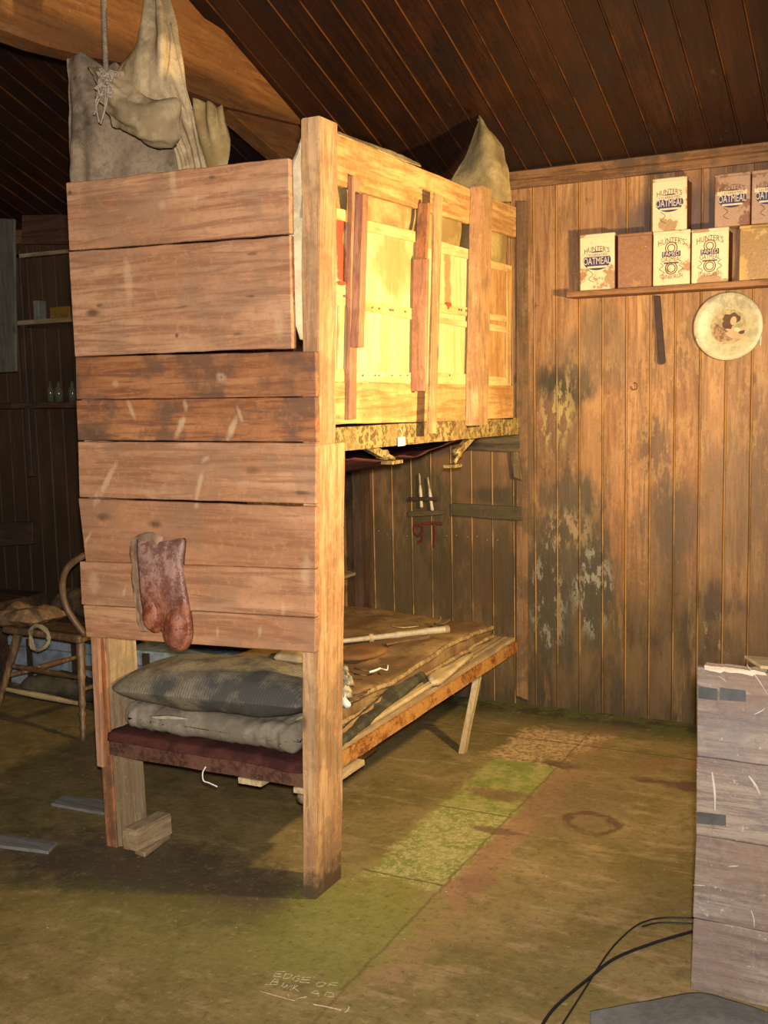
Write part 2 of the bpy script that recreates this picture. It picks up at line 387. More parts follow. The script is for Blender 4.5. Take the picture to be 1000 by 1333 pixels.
def wall_material(name, axis='z', step=.1063, off=0.0, stained=True, dark=False):
    k = NT(name); p = k.sep(k.tc.outputs['Object'])
    along, across, hgt = {'z': (p[2], p[0], p[2])}['z'] if axis == 'z' else (p[1], p[0], p[2])
    bid = k.math('FLOOR', k.math('DIVIDE', k.math('SUBTRACT', across, off), step))
    r1 = k.white(bid); r2 = k.white(k.math('ADD', bid, 77.3))
    vec = k.comb(across, k.math('ADD', p[1], k.math('MULTIPLY', r1, 13.0)), k.math('ADD', hgt, k.math('MULTIPLY', r2, 9.0))) if axis == 'z' else k.comb(across, k.math('ADD', p[1], k.math('MULTIPLY', r1, 13.0)), k.math('MULTIPLY', r2, 9.0))
    if dark: base, dk, lt = (.032, .0115, .006), (.015, .007, .005), (.05, .017, .007)
    else: base, dk, lt = (.42, .215, .09), (.21, .09, .036), (.52, .30, .13)
    col, h, v, n3 = wood_layers(k, axis, base, dk, lt, vec=vec, rand=False, tone=.5, knots=.75)
    col = k.mix(k.mr(r1, 0, 1, 0, .8), col, k.mix(.6, col, dk))
    col = k.mix(k.mr(r2, .5, 1, 0, .35), col, lt if not dark else (.06, .021, .008))
    if stained:
        x, z = p[0], p[2]
        st = k.mapping(k.tc.outputs['Object'], (1, 1, .35))
        nz = k.noise(st, 7, 6, .7); nf = k.noise(st, 26, 6, .75); nl = k.noise(st, 3, 4, .6)
        grey = (.075, .062, .042); green = (.085, .075, .03); brown = (.10, .055, .028)
        # damp, darkened lower part of the boards
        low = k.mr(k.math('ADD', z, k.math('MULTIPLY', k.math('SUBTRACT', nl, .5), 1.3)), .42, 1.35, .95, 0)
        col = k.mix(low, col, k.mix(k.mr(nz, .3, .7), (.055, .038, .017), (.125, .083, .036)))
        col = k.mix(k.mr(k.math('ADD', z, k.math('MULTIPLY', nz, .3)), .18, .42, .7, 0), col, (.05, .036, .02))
        sv = k.noise(k.mapping(k.tc.outputs['Object'], (1, 1, .12)), 14, 6, .7)
        col = k.mix(k.mr(sv, .5, .85, 0, .6), col, (.13, .075, .035))
        col = k.mix(k.mr(sv, .3, .05, 0, .4), col, (.46, .27, .11))
        # smoke and damp stains, darker blotches behind the lower bunk, painted alcove shade
        for (cx, cz, rx, rz, c_, amt, rag) in (
            (-1.46, 1.53, .15, .10, (.03, .028, .018), .9, .8), (-1.50, 1.35, .10, .28, grey, .5, .9),
            (-1.47, 1.02, .17, .13, grey, .85, .9), (-1.48, .62, .24, .38, (.06, .055, .035), .8, .9),
            (-.99, .92, .13, .24, (.10, .07, .045), .85, .5), (-1.06, 1.22, .07, .16, (.13, .08, .05), .8, .6),
            (-.72, 1.0, .14, .3, (.15, .10, .055), .6, .7), (-1.33, 1.66, .22, .18, (.17, .11, .065), .7, .7),
            (-.95, 2.2, .35, .16, (.09, .06, .055), .85, .5), (-1.9, .9, .3, .3, (.06, .05, .025), .75, .9), (-2.1, 1.1, .55, .6, (.15, .085, .038), .75, .35), (-2.3, .6, .4, .35, (.07, .05, .022), .8, .7), (-1.85, .6, .3, .25, (.07, .045, .02), .7, .8),
            (-2.2, .95, .16, .3, (.05, .045, .02), .8, .8), (-1.78, 1.0, .16, .05, (.04, .035, .02), .7, .5), (-2.4, 1.3, .25, .2, (.09, .06, .04), .8, .6),
            (-1.66, 1.2, .09, .5, (.10, .07, .035), .6, .6), (-.78, .55, .12, .1, (.05, .035, .025), .7, .9),
            (-3.6, 1.3, 1.1, 1.1, (.05, .03, .018), .8, .4)):  # shade of the alcove painted into its boards
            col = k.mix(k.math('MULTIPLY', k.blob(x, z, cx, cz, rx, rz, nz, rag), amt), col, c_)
        # peeling pale patches
        for (cx, cz, rx, rz, c_, lo, hi, amt) in (
            (-1.52, 1.36, .11, .22, (.46, .36, .13), .5, .56, .75), (-1.46, .86, .14, .12, (.36, .26, .14), .5, .58, .7),
            (-1.33, .6, .1, .22, (.32, .30, .22), .56, .62, .7), (-1.55, .55, .08, .25, (.3, .28, .2), .56, .62, .6),
            (-1.0, 1.4, .5, .5, (.5, .30, .12), .52, .66, .45), (-.75, .42, .1, .1, (.32, .25, .16), .6, .65, .7)):
            m = k.math('MULTIPLY', k.blob(x, z, cx, cz, rx, rz, nl, .7), k.mr(nf, lo, hi, 0, amt))
            col = k.mix(m, col, c_)
        col = k.mix(k.mr(nf, .74, .9, 0, .6), col, (.06, .035, .018))
    if dark:
        nz = k.noise(k.tc.outputs['Object'], 2.2, 5, .65)
        col = k.mix(k.mr(nz, .5, .7, 0, .6), col, (.016, .011, .010))
        col = k.mix(k.mr(k.noise(k.mapping(k.tc.outputs['Object'], (1, .25, 1)), 9, 5, .7), .88, .98, 0, .4), col, (.12, .075, .045))
    # raised beads between the boards: cleaner wood, with the lamp's glint painted in
    fr = k.math('FRACT', k.math('DIVIDE', k.math('SUBTRACT', across, off), step))
    bead = k.math('MULTIPLY', k.mr(fr, .93, .945), k.mr(k.noise(k.mapping(k.tc.outputs['Object'], (1, 1, 1)), 3, 4, .6), .38, .6, .25, 1))
    col = k.mix(k.math('MULTIPLY', bead, .75), col, (.55, .30, .09) if not dark else (.17, .06, .012))
    if stained: col = k.mix(k.mr(p[0], -2.75, -2.56, .85, 0), col, (.035, .022, .014))  # alcove boards darkened in the colour to stand for the deep shade there
    return k.done(col, .5 if not dark else .42, h, .3, .003, spec=.35)

def floor_material():
    k = NT('worn_floor'); p = k.sep(k.tc.outputs['Object']); x, y = p[0], p[1]
    o = k.tc.outputs['Object']
    n1 = k.noise(o, 2.2, 5, .6); n2 = k.noise(o, 9, 6, .7); n3 = k.noise(o, 45, 5, .7); n4 = k.noise(k.mapping(o, (1, 3.0, 1)), 5, 5, .65)
    col = k.mix(k.mr(n1, .35, .65), (.115, .086, .022), (.165, .118, .04))
    col = k.mix(k.mr(n2, .5, .85, 0, .75), col, (.085, .065, .018))
    col = k.mix(k.mr(n4, .55, .85, 0, .6), col, (.25, .17, .08))
    # left half is darker, olive brown
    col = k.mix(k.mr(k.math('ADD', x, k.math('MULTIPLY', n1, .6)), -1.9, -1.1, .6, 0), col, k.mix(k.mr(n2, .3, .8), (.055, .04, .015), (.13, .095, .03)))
    # dark ragged patch round the bunk feet
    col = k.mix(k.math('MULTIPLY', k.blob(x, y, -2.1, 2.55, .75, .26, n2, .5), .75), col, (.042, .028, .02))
    # grey lino patch and brown band that run along the bunk
    col = k.mix(k.math('MULTIPLY', k.rect(x, y, -1.27, -1.15, 2.3, 4.6, n2, .03, .02), .65), col, (.20, .10, .05))
    col = k.mix(k.math('MULTIPLY', k.blob(x, y, -1.1, 3.65, .22, .35, n2, .5), .6), col, (.12, .075, .04))
    # moss-green strip
    g = k.mix(k.mr(n2, .42, .6), (.13, .15, .026), (.2, .19, .05))
    col = k.mix(k.math('MULTIPLY', k.rect(x, y, -1.53, -1.26, 2.82, 4.0, n2, .035, .015), .9), col, g)
    col = k.mix(k.math('MULTIPLY', k.blob(x, y, -1.42, 2.55, .26, .36, n2, .45), .8), col, (.14, .14, .026))
    col = k.mix(k.math('MULTIPLY', k.blob(x, y, -1.85, 2.3, .6, .22, n2, .6), .5), col, (.10, .095, .02))
    col = k.mix(k.math('MULTIPLY', k.rect(x, y, -1.53, -1.26, 2.82, 3.45, n2, .05, .02), k.mr(n3, .52, .6, 0, .7)), col, (.34, .29, .13))
    col = k.mix(k.math('MULTIPLY', k.blob(x, y, -1.38, 3.62, .16, .06, n2, .6), .8), col, (.11, .06, .025))
    # peeled pale patch at the head of the strip, dark rot beside it
    col = k.mix(k.math('MULTIPLY', k.rect(x, y, -1.55, -1.2, 3.98, 4.42, n2, .12, .03), .85), col, k.mix(k.mr(n3, .4, .6), (.34, .23, .10), (.2, .12, .05)))
    for (cx, cy, rx, ry, c_, a) in ((-1.25, 4.02, .1, .05, (.06, .03, .015), .9), (-.75, 3.98, .25, .05, (.07, .035, .018), .9), (-.55, 3.93, .08, .12, (.06, .03, .015), .9),
                                    (-1.1, 4.1, .25, .12, (.13, .085, .03), .8), (-.75, 4.2, .3, .08, (.16, .085, .04), .7), (-1.27, 3.3, .12, .03, (.10, .05, .03), .8), (-1.18, 2.9, .06, .1, (.14, .07, .04), .6)):
        col = k.mix(k.math('MULTIPLY', k.blob(x, y, cx, cy, rx, ry, n2, .8), a), col, c_)
    # ring stain
    a_ = k.math('DIVIDE', k.math('SUBTRACT', x, -.985), .095); b_ = k.math('DIVIDE', k.math('SUBTRACT', y, 3.5), .085)
    r = k.math('ADD', k.math('SQRT', k.math('ADD', k.math('MULTIPLY', a_, a_), k.math('MULTIPLY', b_, b_))), k.math('MULTIPLY', k.math('SUBTRACT', n2, .5), .9))
    ring = k.math('MULTIPLY', k.math('MULTIPLY', k.mr(r, .7, .86), k.mr(r, 1.02, 1.16, 1.0, 0.0)), k.mr(n1, .25, .5))
    col = k.mix(k.math('MULTIPLY', ring, .85), col, (.07, .032, .016))
    # dark green strip along the foot of the back wall
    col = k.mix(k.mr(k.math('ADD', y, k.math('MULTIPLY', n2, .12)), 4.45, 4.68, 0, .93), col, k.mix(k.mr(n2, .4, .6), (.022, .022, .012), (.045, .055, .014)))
    # seams
    for (ax_, c0) in ((y, 4.27), (y, 2.84), (y, 3.42)):
        s1 = k.mr(k.math('ABSOLUTE', k.math('SUBTRACT', ax_, k.math('ADD', c0, k.math('MULTIPLY', n1, .02)))), .002, .006, .75, 0)
        if c0 != 4.27: s1 = k.math('MULTIPLY', s1, k.rect(x, y, -1.55, -1.26, 2, 5, n2, 0, .01))
        col = k.mix(s1, col, (.05, .03, .015))
    col = k.mix(k.mr(k.math('ABSOLUTE', k.math('SUBTRACT', x, k.math('ADD', -1.275, k.math('MULTIPLY', n2, .02)))), .002, .007, .6, 0), col, (.08, .05, .02))
    # chips and crumbs
    vo = k.n('ShaderNodeTexVoronoi'); k.l(o, vo.inputs['Vector']); vo.inputs['Scale'].default_value = 16
    cr_ = k.math('MULTIPLY', k.mr(vo.outputs['Distance'], .035, .06, 1, 0), k.mr(n1, .5, .55))
    col = k.mix(k.math('MULTIPLY', cr_, .7), col, (.45, .35, .2))
    col = k.mix(k.mr(n3, .6, .9, 0, .6), col, (.05, .037, .016))
    col = k.mix(k.mr(n3, .3, .1, 0, .35), col, (.3, .22, .1))
    n5 = k.noise(o, 19, 6, .8); n6 = k.noise(o, 120, 4, .8)
    col = k.mix(k.mr(n5, .58, .95, 0, .6), col, (.06, .046, .014)); col = k.mix(k.mr(n5, .35, .05, 0, .45), col, (.24, .18, .065))
    col = k.mix(k.mr(n6, .7, 1, 0, .5), col, (.05, .036, .016))
    hs = k.n('ShaderNodeHueSaturation'); k.l(col, hs.inputs['Color']); hs.inputs['Value'].default_value = 1.6; hs.inputs['Saturation'].default_value = .93; col = hs.outputs[0]
    h = k.math('ADD', n2, k.math('MULTIPLY', n3, .6))
    return k.done(col, k.mr(n2, .3, .7, .5, .75), h, .45, .004, spec=.3)

def cloth_mat(name, base, dark, stripe=None, weave=900, rough=.9, gs=6, spot=None):
    k = NT(name); o = k.tc.outputs['Object']
    n1 = k.noise(o, gs, 5, .65); n2 = k.noise(o, 60, 4, .7)
    col = k.mix(k.mr(n1, .38, .66), base, dark)
    col = k.mix(k.mr(n2, .5, .75, 0, .4), col, dark)
    if spot: col = k.mix(k.mr(k.noise(o, 14, 4, .6), .72, .9, 0, .7), col, spot)
    if stripe:
        p = k.sep(o); s = k.math('SINE', k.math('MULTIPLY', p[0], stripe[0]))
        col = k.mix(k.mr(s, .2, .7, 0, stripe[1]), col, stripe[2])
    return k.done(col, rough, k.math('ADD', n2, k.noise(o, 260, 2, .5)), .4, .002, spec=.1)
def plain(name, col, rough=.6, metal=0, var=.25, sc_=25, spec=.4):
    k = NT(name); n = k.noise(k.tc.outputs['Object'], sc_, 5, .65)
    return k.done(k.mix(k.mr(n, .35, .7, 0, var*2), col, tuple(c*.45 for c in col)), rough, n, .25, .002, metal, spec)
def rust(name, a, b, c_, rough=.8, sc_=60):
    k = NT(name); o = k.tc.outputs['Object']; n = k.noise(o, sc_, 5, .75); m = k.noise(o, 9, 4, .6)
    col = k.mix(k.mr(n, .42, .58), a, b); col = k.mix(k.mr(m, .5, .65, 0, .6), col, c_)
    return k.done(col, rough, n, .6, .003, spec=.3)

M_RUST = rust('rusty_iron', (.36, .15, .03), (.16, .05, .012), (.5, .26, .07))
M_RAIL = rust('pitted_yellow_iron', (.38, .27, .10), (.12, .075, .025), (.25, .16, .06), sc_=45)
M_RUSTDK = rust('dark_rusty_iron', (.12, .05, .028), (.06, .025, .017), (.16, .075, .045))
M_CANVAS = cloth_mat('old_canvas', (.48, .355, .20), (.27, .195, .105), spot=(.2, .14, .08))
M_CANVASY = cloth_mat('yellowed_canvas', (.46, .34, .14), (.3, .2, .08))
M_CANVASG = cloth_mat('grey_canvas', (.30, .22, .14), (.13, .10, .07), spot=(.09, .07, .05))
M_PILLOW = cloth_mat('ticking', (.25, .21, .14), (.085, .08, .07), stripe=(620, .45, (.05, .05, .048)), gs=5)
M_MATT = cloth_mat('mattress_cloth', (.26, .22, .165), (.17, .145, .105), gs=9)
M_BED = cloth_mat('brown_bed_cloth', (.28, .175, .08), (.16, .095, .045), gs=5, spot=(.1, .06, .03))
M_BEDE = cloth_mat('mattress_edge_cloth', (.36, .25, .12), (.2, .13, .06), gs=30)
M_PLUM = cloth_mat('dark_red_cloth', (.09, .03, .022), (.045, .016, .014), gs=10)
M_SOCK = cloth_mat('dark_wool', (.085, .08, .05), (.045, .042, .03), gs=14)
M_TAG = plain('white_paper', (.75, .73, .68), .8, var=.05)
M_BLACK = plain('black_rubber', (.012, .011, .016), .5)

# ------------------------------------------------------------------ room shell
YW, XR, XL, YF = 4.755, 2.2, -6.0, -2.2
TAN = .386; ZC = 2.478
def zceil(y): return ZC + (YW-y)*TAN
def beaded_profile(u0, step, off, depth=.006):
    """(u, d) for one board: d is how far the surface stands out"""
    b = .0065
    return [(u0, -depth), (u0+.0012, 0), (u0+.002, 0), (u0+step-b-.004, 0), (u0+step-b-.002, -depth*.9),
            (u0+step-b, -.001), (u0+step-b*.8, .0030), (u0+step-b*.5, .0042), (u0+step-b*.2, .0030), (u0+step-.0012, -.002)]
def boarded(name, first, step, count, place, mat, lo, hi, nseg=1):
    """beaded boards; place(u, d, t) gives the 3D point"""
    bm = bmesh.new(); prev = None
    prof = []
    for i in range(count): prof += beaded_profile(first+i*step, step, 0)
    for (u, d) in prof:
        col = [bm.verts.new(place(u, d, lo+(hi-lo)*j/nseg)) for j in range(nseg+1)]
        if prev:
            for j in range(nseg): bm.faces.new((prev[j], col[j], col[j+1], prev[j+1]))
        prev = col
    me = bpy.data.meshes.new(name); bm.to_mesh(me); bm.free()
    o = link(name, me, mat); o['kind'] = 'structure'
    return o
WSTEP = .1065; WOFF = -1.607
n_left = int((WOFF-XL)/WSTEP)+1
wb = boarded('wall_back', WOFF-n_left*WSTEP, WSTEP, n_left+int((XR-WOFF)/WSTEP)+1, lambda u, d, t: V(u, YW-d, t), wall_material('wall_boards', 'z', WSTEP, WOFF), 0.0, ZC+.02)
CSTEP = .1165; COFF = -1.517
n_left = int((COFF-XL)/CSTEP)+1
_cn = V(0, -TAN, -1).normalized()
boarded('ceiling', COFF-n_left*CSTEP, CSTEP, n_left+int((XR-COFF)/CSTEP)+1, lambda u, d, t: V(u, t, zceil(t))+_cn*d*1.1, wall_material('ceiling_boards', 'y', CSTEP, COFF, False, True), YW, YF)
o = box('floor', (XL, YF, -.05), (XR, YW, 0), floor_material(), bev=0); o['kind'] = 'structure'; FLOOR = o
SIDE = wood('side_wall_boards', 'z', (.2, .11, .05), (.1, .05, .025), (.26, .15, .07))
for nm, lo, hi in (('wall_left', (XL-.05, YF, 0), (XL, YW, 5.3)), ('wall_right', (XR, YF, 0), (XR+.05, YW, 5.3)), ('wall_front', (XL, YF-.05, 0), (XR, YF, 5.3))):
    o = box(nm, lo, hi, SIDE, bev=0); o['kind'] = 'structure'
# cornice board along the top of the back wall
bm = bmesh.new()
pr_ = [(0, 2.405), (.018, 2.405), (.018, 2.44), (.03, 2.446), (.03, 2.478), (0, 2.495)]
ends = []
for X in (XL, XR): ends.append([bm.verts.new((X, YW-.001-d, z)) for d, z in pr_])
for i in range(6): bm.faces.new((ends[0][i], ends[0][(i+1) % 6], ends[1][(i+1) % 6], ends[1][i]))
bm.faces.new(ends[0]); bm.faces.new(ends[1][::-1])
o = from_bm('trim_1', bm, wood('cornice_wood', 'x', (.2, .095, .035), (.09, .04, .016), (.27, .14, .06), grime=(.07, .045, .03), gamt=.7)); o['kind'] = 'structure'
# nails along the back wall
M_NAIL = plain('bright_nail', (.75, .7, .6), .3, .8, 0)
bm = bmesh.new()
for i in range(-9, 12):
    for dx in (.022, .078):
        x = WOFF+i*WSTEP+dx+rng.uniform(-.008, .008)
        if rng.random() < .2 or (-1.6 < x < -1.15): continue
        z = .725 if x > -1.6 else .795
        bmesh.ops.create_icosphere(bm, subdivisions=1, radius=.0035, matrix=Matrix.Translation((x, YW-.002, z+rng.uniform(-.012, .012))))
o = from_bm('nail_head', bm, M_NAIL, wb); o['kind'] = 'stuff'
# partition between the bunk and the alcove: boards and its end stud
XP = -2.56
pw = boarded('wall_left_partition', 3.78, .1063, 9, lambda u, d, t: V(XP+d, u, t), wood('partition_boards', 'z', (.24, .12, .045), (.1, .05, .022), (.3, .16, .07), grime=(.05, .035, .022), gamt=.9), 0, 2.2)
m = pw.modifiers.new('solid', 'SOLIDIFY'); m.thickness = .02; m.offset = -1
m = pw.modifiers['solid']; m.offset = 1 if False else -1

# dark batten and short boards nailed on the back wall inside the bunk
def wallq(l, t, r, b, Y): return at(l, t, 1, Y), at(r, t, 1, Y), at(r, b, 1, Y), at(l, b, 1, Y)
MOSSW = wood('mossy_wood', 'x', (.085, .06, .03), (.04, .03, .016), (.13, .095, .045), grime=(.07, .06, .02), gamt=.7)
def wall_item(name, pts, th, mat, label, cat, group=None, nl=8):
    Y = YW-.004-th
    q = [at(x, y, 1, Y) for x, y in pts]
    return solo(plank(name, *q, (0, th, 0), mat, None, nl, .002), label, cat, group)
wall_item('wall_batten', [(588, 655), (679, 660), (680, 678), (588, 671)], .018, MOSSW, 'mossy dark wooden batten nailed level on the wall above the lower bunk', 'batten')
wall_item('wall_batten', [(606, 560), (676, 556), (677, 589), (606, 586)], .018, MOSSW, 'wide grey-brown board nailed under the far end of the upper bunk', 'batten')
wall_item('wall_bracket', [(664, 588), (674, 588), (680, 626), (668, 621)], .03, wood('bracket_wood', 'z', (.16, .10, .045), (.08, .05, .02), (.3, .2, .1)), 'small slanted wooden block below the far end of the upper bunk', 'bracket')
wall_item('wall_stud', [(672, 262), (687, 262), (687, 912), (672, 906)], .012, wood('stud_wood', 'z', (.24, .13, .055), (.12, .06, .028), (.32, .18, .08), grime=(.09, .06, .03), gamt=.7), 'narrow upright wall strip beside the far end of the bunk', 'wall strip', nl=20)

# little ledge on the partition
led = box('ledge', (XP+.006, 4.2, .603), (XP+.07, 4.72, .617), dustywood('y'), bev=.001); solo(led, 'small dusty ledge on the partition beside the lower bunk', 'shelf')

# ------------------------------------------------------------------ roof truss
XB = -2.47
truss = thing('roof_truss', (XB, 3.4, 2.7), 'thick brown timber roof tie with rafter and brace above the bunk', 'roof beam')
def bp(x, y, X=XB): return at(x, y, 0, X)
# tie: bottom edge as seen, top reaches the ceiling
t0 = bp(-60, 22); t1 = bp(391, 162)
def tz(px, py): return bp(px, py)
pts = [bp(-60, 16), bp(0, 38), bp(60, 60), bp(115, 74), bp(160, 82), bp(294, 139), bp(391, 162)]
pl = [V(XB, p.y, p.z) for p in pts]
top = [V(XB, p.y, min(zceil(p.y)-.02, max(2.95, p.z+.03))) for p in pts]
top[-1] = V(XB, pl[-1].y, zceil(pl[-1].y)-.02)
bm = bmesh.new()
ring = pl+top[::-1]
fr = [bm.verts.new(p) for p in ring]; bk = [bm.verts.new(p+V(-.09, 0, 0)) for p in ring]
bm.faces.new(fr); bm.faces.new(bk[::-1])
for i in range(len(ring)): bm.faces.new((fr[i], bk[i], bk[(i+1) % len(ring)], fr[(i+1) % len(ring)]))
from_bm('tie_beam', bm, beamwood('y'), truss)
# rafter below it, set a little behind
XRf = XB-.03
a, b = bp(262, 100, XRf), bp(400, 224, XRf)
plank('rafter', V(XRf, a.y-.3, zceil(a.y-.3)-.02), V(XRf, 4.70, zceil(4.70)-.02), V(XRf, 4.72, zceil(4.72)-.17), V(XRf, a.y-.3, zceil(a.y-.3)-.33), (-.08, 0, 0), beamwood('y'), truss, 10, .004, .004)
tag(truss)

# ------------------------------------------------------------------ bunk bed
YP = 2.609
BX = Vector((-1.98, 3.5, 0))
bunk = thing('bunk_bed', BX, 'tall double bunk of rough wooden planks with packing-case side and open lower berth', 'bunk bed')
TH = .024
def pq(tl, tr, br, bl, Y=YP): return [at(*p, 1, Y) for p in (tl, tr, br, bl)]
# end boards: top pair loose and askew
ends_ = [
    ('end_board', [(85, 238), (375, 205), (378, 304), (90, 326)], YP-.012, panelwood, .007),
    ('end_board', [(89, 328), (378, 307), (380, 453), (97, 464)], YP-.006, panelwood, .006),
    ('end_board', [(98, 465), (411, 457), (412, 516), (99, 520)], YP-.010, redwood, .004),
    ('end_board', [(99, 521), (411, 517), (412, 575), (101, 573)], YP, redwood, .004),
    ('end_board', [(101, 575), (412, 577), (411, 656), (103, 647)], YP-.006, panelwood, .004),
    ('end_board', [(102, 649), (411, 660), (411, 741), (111, 731)], YP, panelwood, .004),
    ('end_board', [(103, 731), (411, 742), (411, 804), (106, 787)], YP-.010, panelwood, .005),
    ('end_board', [(108, 788), (411, 805), (410, 850), (112, 829)], YP-.006, panelwood, .003)]
for nm, q, Y, mt, j in ends_:
    plank(nm, *pq(*q, Y=Y-TH), (0, TH, 0), mt('x'), bunk, 26, j*.45)
# near right post, upper and lower lengths
def P1(px, py): return at(px, py, 1, YP+.004)
X0 = lambda z: -1.577 + .0385*z      # outer (room) face of the leaning post
def post1(z0, z1, dy, w0, w1, nm):
    b = [(X0(z0)-w0, YP+.004, z0), (X0(z0), YP+.004, z0), (X0(z0), YP+dy, z0), (X0(z0)-w0, YP+dy, z0)]
    t = [(X0(z1)-w1, YP+.004, z1), (X0(z1), YP+.004, z1), (X0(z1), YP+dy, z1), (X0(z1)-w1, YP+dy, z1)]
    post8(nm, b, t, postwood('z'), bunk)
post1(0, 1.355, .165, .045, .05, 'post')
post1(1.356, 2.25, .105, .05, .06, 'post')
# near left post: an upright plank with a thin face strip
def post_l():
    b = [(-2.412, 2.672, 0), (-2.368, 2.672, 0), (-2.362, 2.805, 0), (-2.412, 2.805, 0)]
    t = [(-2.395, YP+.012, 1.6), (-2.355, YP+.012, 1.6), (-2.365, YP+.17, 1.6), (-2.405, YP+.17, 1.6)]
    post8('post', b, t, dustywood('z'), bunk, 10)
    plank('face_board', V(-2.386, YP+.0, .76), V(-2.340, YP+.0, .76), V(-2.372, 2.655, 0), V(-2.418, 2.655, 0), (0, .011, 0), redwood('z'), bunk, 12, .002)
    q = [at(117, 826, 1, YP-.016), at(127, 827, 1, YP-.016), at(134, 1000, 1, YP+.002), at(126, 998, 1, YP+.002)]
    plank('face_strip', *q, (0, .014, 0), panelwood('z'), bunk, 8, .002)
post_l()
# far-left and far-right posts, mostly hidden
post8('post', [(-2.5, 4.6, 0), (-2.45, 4.6, 0), (-2.45, 4.7, 0), (-2.5, 4.7, 0)], [(-2.5, 4.6, 2.2), (-2.45, 4.6, 2.2), (-2.45, 4.7, 2.2), (-2.5, 4.7, 2.2)], darkwood('z'), bunk, 8)

XS = -1.572        # outer face of the side boards of the upper berth
def sq(*pts, X=XS): return [at(*p, 0, X) for p in pts]
INX = (-.018, 0, 0)
plank('side_board', *sq((424, 167), (672, 270), (672, 309), (424, 236)), INX, browncase('y'), bunk, 24, .004)
plank('side_board', *sq((424, 497), (668, 502), (668, 546), (424, 553)), INX, browncase('y'), bunk, 24, .003)
# packing-case panels between them
XPn = XS-.010
def vstrip(name, x0, y0, x1, y1, x2, y2, x3, y3, X, mat, th=.012):
    return plank(name, *sq((x0, y0), (x1, y1), (x2, y2), (x3, y3), X=X), (-th, 0, 0), mat, bunk, 8, .0015, .001)
k = NT('printed_case_panel'); col, h, v, n3 = wood_layers(k, 'z', (.72, .53, .25), (.55, .36, .14), (.80, .63, .34), tone=.25, knots=.1)
p = k.sep(k.tc.outputs['Object']); yy = k.math('ADD', p[1], 3.5); zz = p[2]
nn = k.noise(k.tc.outputs['Object'], 18, 4, .6)
col = k.mix(k.math('MULTIPLY', k.rect(yy, zz, 2.85, 2.91, 1.83, 2.06, nn, .02, .01), .9), col, (.34, .02, .012))
col = k.mix(k.math('MULTIPLY', k.rect(yy, zz, 3.66, 3.72, 1.80, 2.02, nn, .02, .008), .75), col, (.55, .13, .04))
col = k.mix(k.math('MULTIPLY', k.rect(yy, zz, 3.13, 3.18, 1.46, 1.74, nn, .03, .01), .45), col, (.36, .2, .06))
col = k.mix(k.math('MULTIPLY', k.blob(yy, zz, 3.24, 1.93, .16, .14, nn, .4), .7), col, (.42, .2, .055))
M_CASE = k.done(col, .55, h, .2, .002, spec=.35)
for q in ([(424, 280), (472, 296), (472, 500), (424, 500)], [(472, 296), (545, 314), (545, 502), (472, 500)], [(552, 322), (618, 338), (618, 502), (552, 501)]):
    plank('case_panel', *sq(*q, X=XPn), (-.006, 0, 0), M_CASE, bunk, 4, 0, .0005)
plank('case_panel', *sq((628, 345), (666, 352), (666, 504), (628, 503), X=XPn), (-.006, 0, 0), browncase('z'), bunk, 4, 0, .0005)
XF = XS-.002
cw = casewood('y')
for q in ([(426, 268), (450, 273), (450, 288), (426, 283)], [(426, 366), (452, 370), (452, 384), (426, 381)], [(426, 384), (450, 387), (450, 398), (426, 396)], [(426, 481), (452, 481), (452, 497), (426, 497)],
          [(476, 286), (541, 301), (541, 315), (476, 300)], [(476, 391), (537, 401), (537, 416), (476, 404)], [(462, 481), (537, 485), (537, 500), (462, 496)],
          [(574, 314), (613, 325), (613, 338), (574, 329)], [(568, 394), (612, 401), (612, 412), (568, 406)], [(568, 412), (612, 419), (612, 427), (568, 419)], [(566, 485), (611, 487), (611, 501), (566, 500)],
          [(636, 338), (666, 346), (666, 355), (636, 348)], [(636, 408), (666, 412), (666, 420), (636, 416)], [(636, 421), (666, 426), (666, 434), (636, 430)], [(636, 490), (666, 491), (666, 502), (636, 502)]):
    plank('case_batten', *sq(*q, X=XF), (-.010, 0, 0), cw, bunk, 6, .001, .001)
plank('case_batten', *sq((661, 350), (666, 352), (666, 500), (661, 500), X=XF+.001), (-.008, 0, 0), browncase('z'), bunk, 6, .001, .001)
plank('case_batten', *sq((443, 390), (449, 390), (447, 482), (441, 482), X=XF+.001), (-.008, 0, 0), casewood('z'), bunk, 6, .001, .001)
# paint dabs and stencil marks on the case battens
M_RED = plain('red_paint', (.6, .07, .02), .6, var=.1); M_INK = plain('faded_ink', (.2, .11, .04), .7, var=.1)
def dab(x0, y0, x1, y1, mat, name='paint_mark'):
    bm = bmesh.new(); X = XS+.0006
    n = 7; vs = []
    for i in range(n):
        a = i/n*6.283; r = rng.uniform(.7, 1.1)
        vs.append(bm.verts.new(at((x0+x1)/2+(x1-x0)/2*math.cos(a)*r, (y0+y1)/2+(y1-y0)/2*math.sin(a)*r, 0, X)))
    g = bmesh.ops.extrude_face_region(bm, geom=[bm.faces.new(vs)])
    for v_ in g['geom']:
        if isinstance(v_, bmesh.types.BMVert): v_.co.x -= .0015
    return from_bm(name, bm, mat, bunk)
dab(440, 366, 452, 372, M_RED); dab(450, 380, 458, 398, M_RED); dab(581, 393, 589, 400, M_RED)
for x in (484, 493, 507, 509, 511, 527, 583, 597, 600, 606): dab(x, 399+(x-484)*.12 if x < 560 else 399+(x-583)*.15, x+2.5, 402+(x-484)*.13 if x < 560 else 403+(x-583)*.15, M_INK)
for x in (472, 488, 493, 510, 521, 530, 585): dab(x, 487, x+2, 490, M_INK)
